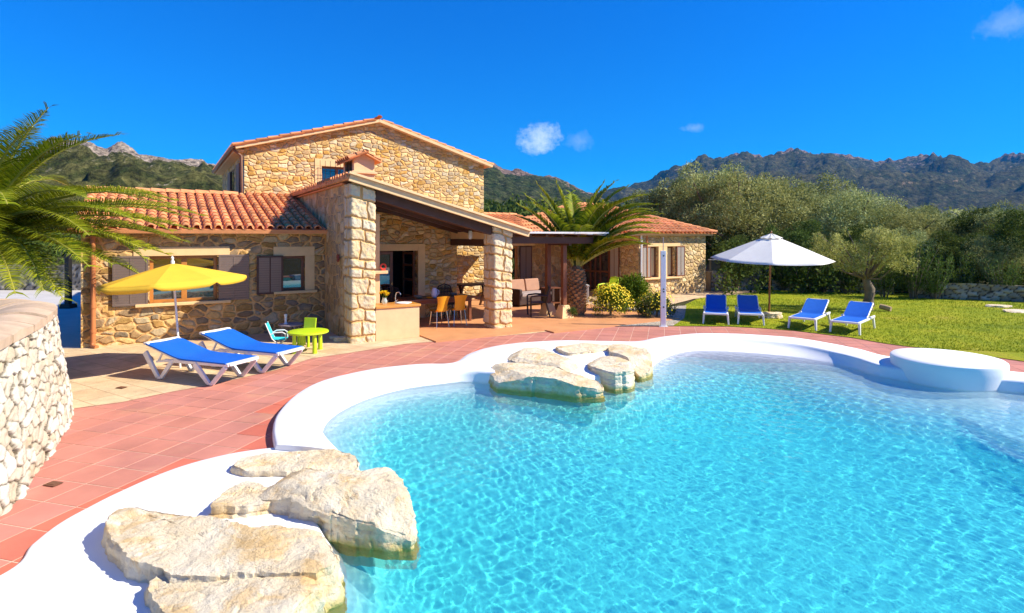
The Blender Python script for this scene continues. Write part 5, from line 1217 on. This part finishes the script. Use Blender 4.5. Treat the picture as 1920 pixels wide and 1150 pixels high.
# small olive on the lawn
so_=empty('lawn_olive_tree','small pale olive tree with twisted thick trunk standing on the lawn','tree',G(1624,581,.014)); b0=so_.location.copy(); rg=random.Random(9)
mb=MB(); tk=[(0,0,-.05),(.02,0,.12),(.10,0,.4),(.14,.02,.7),(.02,0,.95),(-.02,0,1.15)]; mb.tube(tk,[.24,.17,.14,.16,.12,.11],12)
for i in range(3): mb.tube([(tk[2][0]+.12*math.cos(i*2),.12*math.sin(i*2),.1),(.16+.08*math.cos(i*2+1),.08*math.sin(i*2+1),.55),(0,0,1.1)],[.07,.075,.04],7)
cs=[];rs=[]; r=np.random.default_rng(77)
for i in range(60):
    a=r.uniform(0,2*math.pi); q=r.uniform(.1,1)**.5; x=1.6*q*math.cos(a)-.1; y=1.3*q*math.sin(a); z=1.30+1.55*r.uniform(0,1)*(1-.30*q)+.15*q
    cs.append((x,y,z)); rs.append(r.uniform(.16,.34))
    if i%3==0: mb.tube([(0,0,1.05),(x*.45+rg.uniform(-.1,.1),y*.45,z*.72),(x,y,z+.1)],[.05,.025,.010],5)
mb.build('trunk',M['bark'],so_,smooth=True); crown_mesh('crown',cs,rs,11500,.10,.26,5,M['olive2'],so_,shell=.3)
c=G(1649,584); o_=MB().tube([(-.16,.05,.10),(.0,0,.09),(.15,-.08,.07)],[.085,.09,.08],12).build('log',simple('cut_log',(.42,.29,.15),.9,.25,6,.6,30),smooth=True); o_.location=(c.x+.12,c.y-.1,.05); o_.rotation_euler=(0,R(8),R(-25)); tag(o_,'short sawn log lying on the lawn right of the small olive tree','log')
# oleander thicket, spiky bushes
def oleander(loc,h,label,seed,sc=1.):
    t=empty('oleander_bush',label,'bush',loc,0,'oleander bushes along the back of the lawn'); r=np.random.default_rng(seed); co=[];col=[];st_=MB()
    for i in range(46):
        a=r.uniform(0,6.28); q=r.uniform(0,.75); hh=h*r.uniform(.55,1); bx,by=.25*math.cos(a)*q,.25*math.sin(a)*q; tx,ty=bx+q*math.cos(a)*h*.5,by+q*math.sin(a)*h*.5
        if i%3==0: st_.tube([(bx,by,0),((bx+tx)/2,(by+ty)/2,hh*.6),(tx,ty,hh*.95)],[.015,.012,.006],4)
        for j in range(34):
            f=r.uniform(.2,1); p=np.array([bx+(tx-bx)*f,by+(ty-by)*f,hh*f]); d=np.array([math.cos(a),math.sin(a),0])*.3+r.normal(size=3)*.5+np.array([0,0,.75]); d/=np.linalg.norm(d); b=np.cross(d,r.normal(size=3)); b/=np.linalg.norm(b); s=.17*r.uniform(.7,1.2)
            co+=[p,p+d*s*.5+b*.016,p+d*s,p+d*s*.5-b*.016]; col.append(np.clip(r.normal(.5,.25),0,1))
    mesh_np('foliage',np.array(co),np.arange(len(co)).reshape(-1,4),M['oleander'],t,np.array(col)); st_.build('stems',M['bark'],t); return t
ol_=oleander((0,0,0),1.9,'x',3)
OL=[(1500,25.5,1.15,'tall spiky oleander bush just right of the white parasol pole'),(1545,25.5,.9,'lower oleander bush between the parasol and the small olive tree'),(1660,23.5,.95,'bright oleander bush immediately right of the small olive trunk'),(1590,25,.8,'oleander bush half hidden behind the small olive crown'),
 (1712,23,1.1,'tall oleander bush in the middle of the thicket right of the small olive'),(1752,22.8,.85,'oleander bush left of the blue grey stone heap'),(1800,23.5,.9,'oleander bush behind the blue grey stone heap'),(1470,26.5,.7,'low oleander bush behind the parasol pole'),(1880,22.5,.8,'oleander bush near the right edge of the lawn')]
for k,(px,Y,sc,lb) in enumerate(OL):
    loc=Vector(((px-960)/F*Y,Y,0)); t=ol_ if k==0 else copy_tree(ol_,rz=k*1.1); t['label']=lb; t.location=loc; t.scale=(sc,sc,sc*1.1)
# yellow flowering bushes and green bush by the annex
def dome_bush(loc,rx,ry,h,label,seed,n,fl,mat,name='flowering_bush',size=.055):
    t=empty(name,label,'bush',loc); r=np.random.default_rng(seed); cs=[];rs=[]
    for i in range(44):
        a=r.uniform(0,6.28); q=r.uniform(0,1)**.5; zz=math.sqrt(max(0,1-q*q)); f=r.uniform(.55,1.); cs.append((rx*q*math.cos(a)*.85*f,ry*q*math.sin(a)*.85*f,h*.80*zz*f+.10)); rs.append(.17*h+.03)
    crown_mesh('foliage',cs,rs,n,size,.35,seed,mat,t,shell=.3)
    if fl:
        co=[];fs=[]; cc=[]
        for i in range(fl):
            a=r.uniform(0,6.28); q=r.uniform(0,1)**.5; zz=math.sqrt(max(0,1-q*q)); w=r.uniform(.93,1.08)
            p=np.array([rx*q*math.cos(a)*w,ry*q*math.sin(a)*w,(h*.93*zz+.10)*w]); nn=np.array([q*math.cos(a),q*math.sin(a)-.2,zz+.25])+r.normal(size=3)*.25; nn/=np.linalg.norm(nn); u=np.cross(nn,[0,0,1.01]); u/=np.linalg.norm(u); v=np.cross(nn,u); s=r.uniform(.014,.024)
            b=len(co); co+=[p+s*(u*math.cos(k*math.pi/3)+v*math.sin(k*math.pi/3)) for k in range(6)]; fs.append(tuple(range(b,b+6))); cc.append(r.uniform(.3,.8))
        mesh_np('flowers',np.array(co),fs,M['flower'],t,np.array(cc))['kind']='stuff'
    MB().tube([(0,0,0),(.02,0,h*.3),(.1,.05,h*.6)],[.04,.03,.015],6).build('stem',M['bark'],t)
    return t
dome_bush(G(1151,600)+Vector((0,.6,0)),.78,.62,.98,'larger rounded bush covered in small yellow flowers left of the shower column',1,9000,900,M['bushleaf'])
dome_bush(G(1240,601)+Vector((0,.55,0)),.70,.55,.80,'smaller darker bush with few yellow flowers behind the shower column',2,8000,260,M['darkleaf'])
dome_bush(Vector((4.1,19.3,0)),.75,.6,1.35,'bright green leafy bush behind the yellow flowering bush',3,7000,0,M['bushleaf'],name='green_bush',size=.09)
dome_bush(G(1062,601)+Vector((.18,.3,0)),.22,.2,.3,'small green plant at the foot of the palm trunk',4,900,0,M['darkleaf'],name='small_plant')
# palms
def frond(t,base,az,el,L,seed,droop=1.,w=.42,nl=62,curl=0.,lw=.021):
    r=np.random.default_rng(seed); pts=[np.array(base,float)]; d_el=el; n=22; ds=L/n; tw=0
    dirs=[]
    for i in range(n):
        f=i/n; e=el-(droop*(f**1.35))*1.15; a=az+curl*f; d=np.array([math.cos(e)*math.cos(a),math.cos(e)*math.sin(a),math.sin(e)]); dirs.append(d); pts.append(pts[-1]+d*ds)
    pts=np.array(pts); dirs.append(dirs[-1]); dirs=np.array(dirs)
    mb=MB(); mb.tube([tuple(p) for p in pts[::3]]+[tuple(pts[-1])],[.028*(1-.85*i/8)+.004 for i in range(len(pts[::3])+1)],5)
    o=mb.build('frond',M['rachis'],t,smooth=True)
    co=[];col=[]
    for k in range(nl):
        f=.10+.90*(k+r.uniform(-.3,.3))/nl; f=min(max(f,.05),1); x=f*n; i=min(int(x),n-1); p=pts[i]+(pts[i+1]-pts[i])*(x-i); d=dirs[i]
        sd=np.cross(d,[0,0,1.]); sd/=max(np.linalg.norm(sd),1e-6); up=np.cross(sd,d)
        prof=math.sin(math.pi*min(1,(f*.93+.10)))**.55 if f<.97 else .45
        ln=w*prof*(.85+.15*r.random()); fwd=.30+.75*f**1.6
        for s in (-1,1):
            v=sd*s*1.0+d*fwd+up*(.50-.15*r.random()); v/=np.linalg.norm(v); wd=lw*(.8+.4*r.random())
            v2=v+np.array([0,0,-.35-.3*r.random()]); v2/=np.linalg.norm(v2); b=np.cross(v,up); b/=max(np.linalg.norm(b),1e-6)
            p1=p+v*ln*.5; p2=p1+v2*ln*.5; u=d*wd*.9
            co+=[p-u,p+u,p1+u*.8,p1-u*.8, p1-u*.8,p1+u*.8,p2+u*.08,p2-u*.08]; c_=np.clip(r.normal(.45,.22),0,1); col+=[c_,c_]
    mesh_np('leaflets',np.array(co),np.arange(len(co)).reshape(-1,4),M['palm'],o,np.array(col))
    return o
pr=empty('date_palm','short date palm with scaly trunk beside the pergola posts, bright arching fronds','palm tree',(2.05,18.1,0)); r=np.random.default_rng(3)
mb=MB(); Ht=1.35
for i in range(170):
    f=i/170; z=.05+f*Ht; a=i*2.399; rr=.27+.05*math.sin(f*3.1)-.05*f; d=Vector((math.cos(a),math.sin(a),0)); tt=Vector((-math.sin(a),math.cos(a),0)); p=d*(rr-.05)+Vector((0,0,z)); q=p+d*.10+Vector((0,0,.10))
    mb.add([p-tt*.075,p+tt*.075,q+tt*.045+Vector((0,0,.02)),q-tt*.045+Vector((0,0,.02)),p+Vector((0,0,.13))-tt*.06,p+Vector((0,0,.13))+tt*.06],[(0,1,2,3),(3,2,5,4),(0,3,4),(1,5,2)],random.uniform(.2,.85))
mb.tube([(0,0,0),(0,0,.7),(0,0,Ht),(0,0,Ht+.25)],[.25,.26,.22,.12],14,c=.3); mb.build('trunk',M['palmbark'],pr)
fr_=[(-4,84,3.5,.95),(4,77,3.8,1.15),(-8,72,3.8,1.25),(8,67,3.7,1.15),(-2,61,3.6,1.05),(-14,57,3.3,1.05),(12,52,3.2,.95),(-5,46,3.1,.85),(-3,88,3.2,.55),(178,78,3.3,.45),(172,86,3.1,.3),(165,70,3.2,.55),(184,64,3.0,.6),(150,76,3.0,.5),(92,84,3.0,.6),(75,72,3.1,1.0),(60,78,3.1,1.0),(110,74,2.9,.8),(-60,84,2.8,1.0),(-30,80,3.2,1.1),(30,78,3.5,1.1),(196,76,2.8,.8),(-30,52,2.6,1.1),(20,86,3.5,.8),(-20,80,3.6,1.2),(45,66,3.2,1.1),(130,76,2.9,.7),(-12,68,3.5,1.2),(2,36,2.7,.7),(-14,40,2.6,.8),(10,73,3.7,1.2),(-20,64,3.4,1.2),(-90,80,2.2,1.3),(170,60,2.8,.7)]
for i,(a,e,L,dr) in enumerate(fr_): frond(pr,(.08*math.cos(R(a)),.08*math.sin(R(a)),Ht+.2),R(a+r.uniform(-4,4)),R(e),L*.9,200+i,dr,w=.60,nl=74,lw=.025)
pl=empty('date_palm','large date palm whose fronds reach in from the left edge over the curved wall','palm tree',(-10.15,10.8,1.35))
MB().tube([(0,0,0),(0,0,.8),(0,0,1.2)],[.32,.30,.2],14).build('trunk',M['palmbark'],pl)
fl2=[(0,74,2.7,.45),(-5,62,2.8,.75),(9,68,2.4,.6),(4,31,3.7,.8),(-8,27,4.1,.75),(10,22,4.0,.65),(-15,20,3.8,.65),(0,14,4.0,.5),(-11,8,3.7,.5),(6,3,3.4,.4),(-14,0,3.2,.4),(6,-6,3.0,.4),(-24,20,3.5,.8),(16,10,3.5,.5),(24,24,3.5,.7),(-40,35,3.0,1.0),(-45,18,2.9,.8),(20,66,3.1,.9),(-30,62,3.0,.9),(60,40,3.3,1),(100,50,3.3,1.1),(140,40,3.3,1),(180,50,3.3,1),(220,45,3.3,1),(-60,60,3.0,1.2),(-80,30,3.0,1.1),(-110,50,3.1,1.1),(40,15,3.3,.7),(-20,34,3.2,.9),(-2,20,3.8,.75),(-24,6,3.5,.6),(2,14,3.2,.9),(-22,-12,2.8,.5),(-38,-4,3.0,.6),(-50,6,3.0,.7),(-62,-6,2.8,.5),(-30,6,3.0,1.0),(-75,10,2.8,.8)]
for i,(a,e,L,dr) in enumerate(fl2): frond(pl,(.1*math.cos(R(a)),.1*math.sin(R(a)),1.25),R(a),R(e),L,300+i,dr,w=.62,nl=92,lw=.0135)

for k,(x,y,rz) in enumerate(((-7.9,7.6,.3),(-8.8,8.0,1.2),(-7.6,6.6,2.2),(-9.8,7.4,3.0))):
    t=empty('yucca_plant',('spiky green plant in the raised bed just behind the wall end','spiky green plant in the raised bed below the palm crown','spiky plant in the raised bed behind the cap stones, nearest the viewer','spiky green plant in the raised bed cut by the left edge')[k],'plant',(x,y,1.38),rz)
    r=np.random.default_rng(400+k); co=[];cl=[]
    for i in range(46):
        a=r.uniform(0,6.28); e_=r.uniform(.15,1.2); L=r.uniform(.45,.8); d=np.array([math.cos(a)*math.cos(e_),math.sin(a)*math.cos(e_),math.sin(e_)]); sd=np.array([-math.sin(a),math.cos(a),0])*.018
        p0=d*.03; p1=d*L*.5; p2=d*L+np.array([0,0,-.25*L*math.cos(e_)]); co+=[p0-sd,p0+sd,p1+sd,p1-sd,p1-sd,p1+sd,p2+sd*.1,p2-sd*.1]; c_=r.uniform(.1,.9); cl+=[c_,c_]
    mesh_np('leaves',np.array(co),np.arange(len(co)).reshape(-1,4),M['palm'],t,np.array(cl))
    MB().tube([(0,0,-.02),(0,0,.12)],.05,8).build('stem',M['palmbark'],t)
# ---------------------------------------------------------------- walls behind the lawn, utility box
wr_=empty('garden_wall','low dry stone retaining wall between the annex and the parasol','wall',(0,0,0))
a=Vector((9.15,26.2)); b=Vector((12.2,27.2)); d=(b-a).normalized(); nrm=Vector((d.y,-d.x))
def dwall(name,a,b,h,thk,seed,root,mat,res=.05):
    a=np.array(a);b=np.array(b); L=np.linalg.norm(b-a); d=(b-a)/L; n_=np.array([d[1],-d[0]]); u=np.arange(0,L+res,res); z=np.arange(0,h+res,res); U,W=np.meshgrid(u,z,indexing='ij')
    f1,f2,cid=voro(U,W,.34,.19,seed); hh=.06*sst(f2-f1,0,.4)+.05*cid; W2=W*(1+.10*fbm(np.stack([U*1.5,0*U,0*U+seed],-1),3,seed))
    col=np.stack([cid,1-sst(f2-f1,.03,.15),0*cid],-1)
    grid_mesh('wall_face',a[0]+d[0]*U+n_[0]*hh,a[1]+d[1]*U+n_[1]*hh,W2,mat,col=col,parent=root)
    mb=MB(); q=[tuple(a)+(h-.02,),tuple(b)+(h-.02,),tuple(b-n_*thk)+(h-.02,),tuple(a-n_*thk)+(h-.02,)]; mb.add(q+[(x,y,0) for x,y,_ in q],[(0,1,2,3),(1,5,6,2),(2,6,7,3),(3,7,4,0)],.4)
    mb.build('wall_core',mat,root)
m_=Mt('weathered_dry_stone'); c_=m_.n('SeparateColor',{0:m_.col()}); b_=m_.mix(c_.outputs[0],(.24,.20,.15),(.46,.41,.33)); b_=m_.mix(m_.rng(m_.noise(9,5,.7),.5,.7),b_,(.36,.25,.13)); b_=m_.mix(c_.outputs[1],b_,(.05,.04,.03)); m_.bump(m_.noise(20,6,.7),.8,.03); M['wdry']=m_.fin(b_,.9,0,.2)
dwall('w',a,b,.92,.6,41,wr_,M['wdry'])
hw=empty('rubble_wall','half buried rubble wall in shade behind the oleanders at the right','wall',(0,0,0)); dwall('w',(16.6,23.3),(21.5,20.8),.62,.7,45,hw,M['wdry'])
hw=empty('rubble_wall','collapsed low rubble wall in shade between the parasol and the small olive','wall',(0,0,0)); dwall('w',(12.3,26.9),(16.5,24.6),.5,.7,47,hw,M['wdry'])
ub=empty('utility_cabinet','small pale grey utility cabinet standing on the low dry stone wall','cabinet',(9.75,26.8,.9))
MB().box(-.42,.18,-.15,.15,0,.48).build('cabinet_body',simple('dark_cabinet',(.06,.07,.06),.6,.1,6),ub,bevel=.01); MB().box(.19,.32,-.17,.17,0,.52).build('side_post',M['white'],ub,bevel=.01); MB().box(-.46,.34,-.18,.18,.52,.56).build('cabinet_top',M['white'],ub,bevel=.008)
o_=MB().box(-.30,.30,-.2,.2,0,.2).build('stone_block',M['rock'],bevel=.03); o_.location=(11.1,27.3,.93); tag(o_,'pale squared stone block lying on the low dry stone wall','stone')
for k,(px,py,s_) in enumerate(((1872,576,.42),(1912,586,.5))):
    c=G(px,py); o_=rock('lawn_slab',[(c.x+s_*math.cos(a_),c.y+s_*.7*math.sin(a_)) for a_ in np.linspace(0,2*math.pi,8)[:-1]],.07,zb=-.01,seed=80+k,rough=.03,label=('flat bluish stone slab at the far right edge of the lawn','flat white slab on the lawn cut by the right edge')[k],cat='stone',pix=False,na=50)
# lamp post and parked things beyond the drive
lp=empty('drive_post','dark square post standing at the edge of the driveway behind the left palm','post',Vector((-15.6,20.0,0)))
MB().beam((0,0,0),(0,0,1.9),.16,.16).build('post',M['iron'],lp,bevel=.01); MB().box(-.18,.18,-.18,.18,0,.16).build('foot',M['iron'],lp)
dw=empty('boundary_wall','low rough stone wall beyond the driveway at the far left','wall',(0,0,0)); dwall('w',(-32,27),(-15.0,26.6),1.15,.6,51,dw,M['wdry'],res=.09)

# ---------------------------------------------------------------- hills, woods, grass
def hill(name,prof,D0,D1,mat,seed,nx=420,ny=110,rough=.05,depth=1.4,rocky=None,base=0.,pw=.85,drop=0):
    pxs=np.array([p[0] for p in prof],float); rows=np.array([p[1] for p in prof],float)
    rows=rows+drop; u=np.linspace(pxs[0],pxs[-1],nx); t=np.linspace(0,depth,ny); Uu,T=np.meshgrid(u,t,indexing='ij')
    rr=np.interp(Uu,pxs,rows); az=(Uu-960)/F; Y=D0+(D1-D0)*T; X=az*Y
    ridge=CH+(HZ-rr)*D1/F
    prf=np.where(T<1,T**pw,1-(T-1)*1.1); Z=ridge*prf
    sc=1/((D1-D0)*.16); P=np.stack([X*sc*.9+Y*sc*.5,Y*sc*1.3-X*sc*.25,0*X],-1)
    fb=fbm(P*1.7,6,seed,.55); rid=1-np.abs(fbm(P*1.2+3,5,seed+9,.5))*2
    env=np.sin(np.clip(T,0,1)*math.pi)**.7
    Z=Z+ridge*(env*.22*(fb+.8*(rid-.6))*np.clip((1.02-T)*6,.12,1))+ridge*rough*fbm(P*7,5,seed+3,.65)*np.clip(T*2,0,1)
    c=np.zeros_like(Z)+.2
    if rocky: c=sst(T+.25*fb,rocky[0],rocky[1])*1.
    o=grid_mesh(name,X,Y,np.maximum(Z,-.5)+base,mat,col=c[...,None]); return struct(o)
hill('hill',[(-500,300),(-150,320),(40,305),(62,298),(100,284),(140,279),(170,275),(182,280),(200,284),(226,278),(248,287),(262,296),(300,303),(350,306),(400,313),(440,322),(520,335),(640,350),(800,372),(880,385)],90,420,M['hill_left'],3,rough=.035,rocky=(.50,.85))
hill('hill',[(560,372),(700,350),(800,330),(860,318),(908,309),(922,311),(945,320),(975,323),(1000,327),(1030,335),(1055,345),(1090,362),(1120,372),(1180,385),(1250,392)],300,1200,M['hill_mid'],5,rough=.016,rocky=(.7,1.0),drop=4)
hill('mountain',[(940,372),(1040,365),(1100,358),(1150,350),(1180,344),(1222,334),(1262,314),(1300,304),(1318,297),(1340,299),(1365,289),(1400,291),(1430,296),(1450,292),(1480,289),(1520,284),(1556,282),(1580,286),(1610,296),(1640,303),(1680,301),(1720,298),(1756,293),(1780,291),(1800,296),(1840,301),(1880,297),(1920,291),(2000,280),(2120,290),(2300,310),(2600,330)],900,3000,M['hill_far'],8,rough=.008,rocky=(.6,1.0),nx=640,ny=130,drop=9)
r=np.random.default_rng(5)
def wood(name,label,px0,px1,Y0,Y1,toprow,n,leaf,seed,cnt,mat):
    r=np.random.default_rng(seed); cs=[];rs=[]
    for i in range(cnt):
        Y=r.uniform(Y0,Y1); px=r.uniform(px0,px1); h=CH+(HZ-toprow(px))*Y/F*r.uniform(.62,1.0); q=r.uniform(.9,1.6)*Y/70
        z=0.3
        while z<h: cs.append(((px-960)/F*Y+r.normal()*q*.4,Y+r.normal()*q*.4,min(z,h-q*.5))); rs.append(q*r.uniform(.6,1)); z+=q*1.1
    o=crown_mesh(name,cs,rs,n,leaf,.55,seed,mat,shell=.6); tag(o,label,'woodland',kind='stuff'); return o
wood('distant_wood','dense green wood behind the house and annex roofs',880,1260,75,120,lambda p:374+ (p-900)*.02,26000,.75,61,150,M['darkleaf'])
wood('thicket','mass of silvery olive scrub filling the gaps behind the lawn trees',1230,2150,42,64,lambda p:392,42000,.42,62,240,M['olive'])
wood('far_thicket','dark scrub beyond the driveway at the left',-350,420,45,80,lambda p:438,12000,.5,63,120,M['darkleaf'])
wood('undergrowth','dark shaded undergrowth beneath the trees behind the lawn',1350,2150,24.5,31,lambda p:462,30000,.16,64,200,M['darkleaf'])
# grass blades on the lawn
n=90000; r=np.random.default_rng(8); LP=np.array(lawnp,float); x=r.uniform(3.5,24,n); y=13-(x-8)*.25+ (r.random(n)**1.5)*15; k=inside_poly(x,y,LP)&(sdist(x,y,LP)>.03); x=x[k];y=y[k]; n=len(x)
den=vnoise(np.stack([x*.6,y*.6,0*x],-1),3); a=r.uniform(0,6.28,n); h=r.uniform(.02,.055,n)*(.5+den); w=.008; lx,ly=r.normal(size=n)*.02,r.normal(size=n)*.02
co=np.stack([np.stack([x-w*np.cos(a),y-w*np.sin(a),0*x+.012],-1),np.stack([x+w*np.cos(a),y+w*np.sin(a),0*x+.012],-1),np.stack([x+lx,y+ly,.014+h],-1)],1).reshape(-1,3)
o_=mesh_np('grass',co,np.arange(3*n).reshape(n,3),M['blade'],None,np.clip(r.normal(.5,.25,n)+(.5-den)*.6,0,1)); tag(o_,'short green grass blades covering the lawn','grass',kind='stuff')
# ---------------------------------------------------------------- air
hz_=MB().box(-4300,4300,-4300,5300,-2.0,900).build('haze',None); hz_['kind']='stuff'
m=bpy.data.materials.new('air'); m.use_nodes=True; t=m.node_tree; t.nodes.remove(t.nodes['Principled BSDF']); pv=t.nodes.new('ShaderNodeVolumePrincipled')
pv.inputs['Color'].default_value=(.06,.40,.95,1); pv.inputs['Density'].default_value=.00008; pv.inputs['Anisotropy'].default_value=.0
t.links.new(pv.outputs[0],t.nodes['Material Output'].inputs['Volume']); hz_.data.materials.append(m)
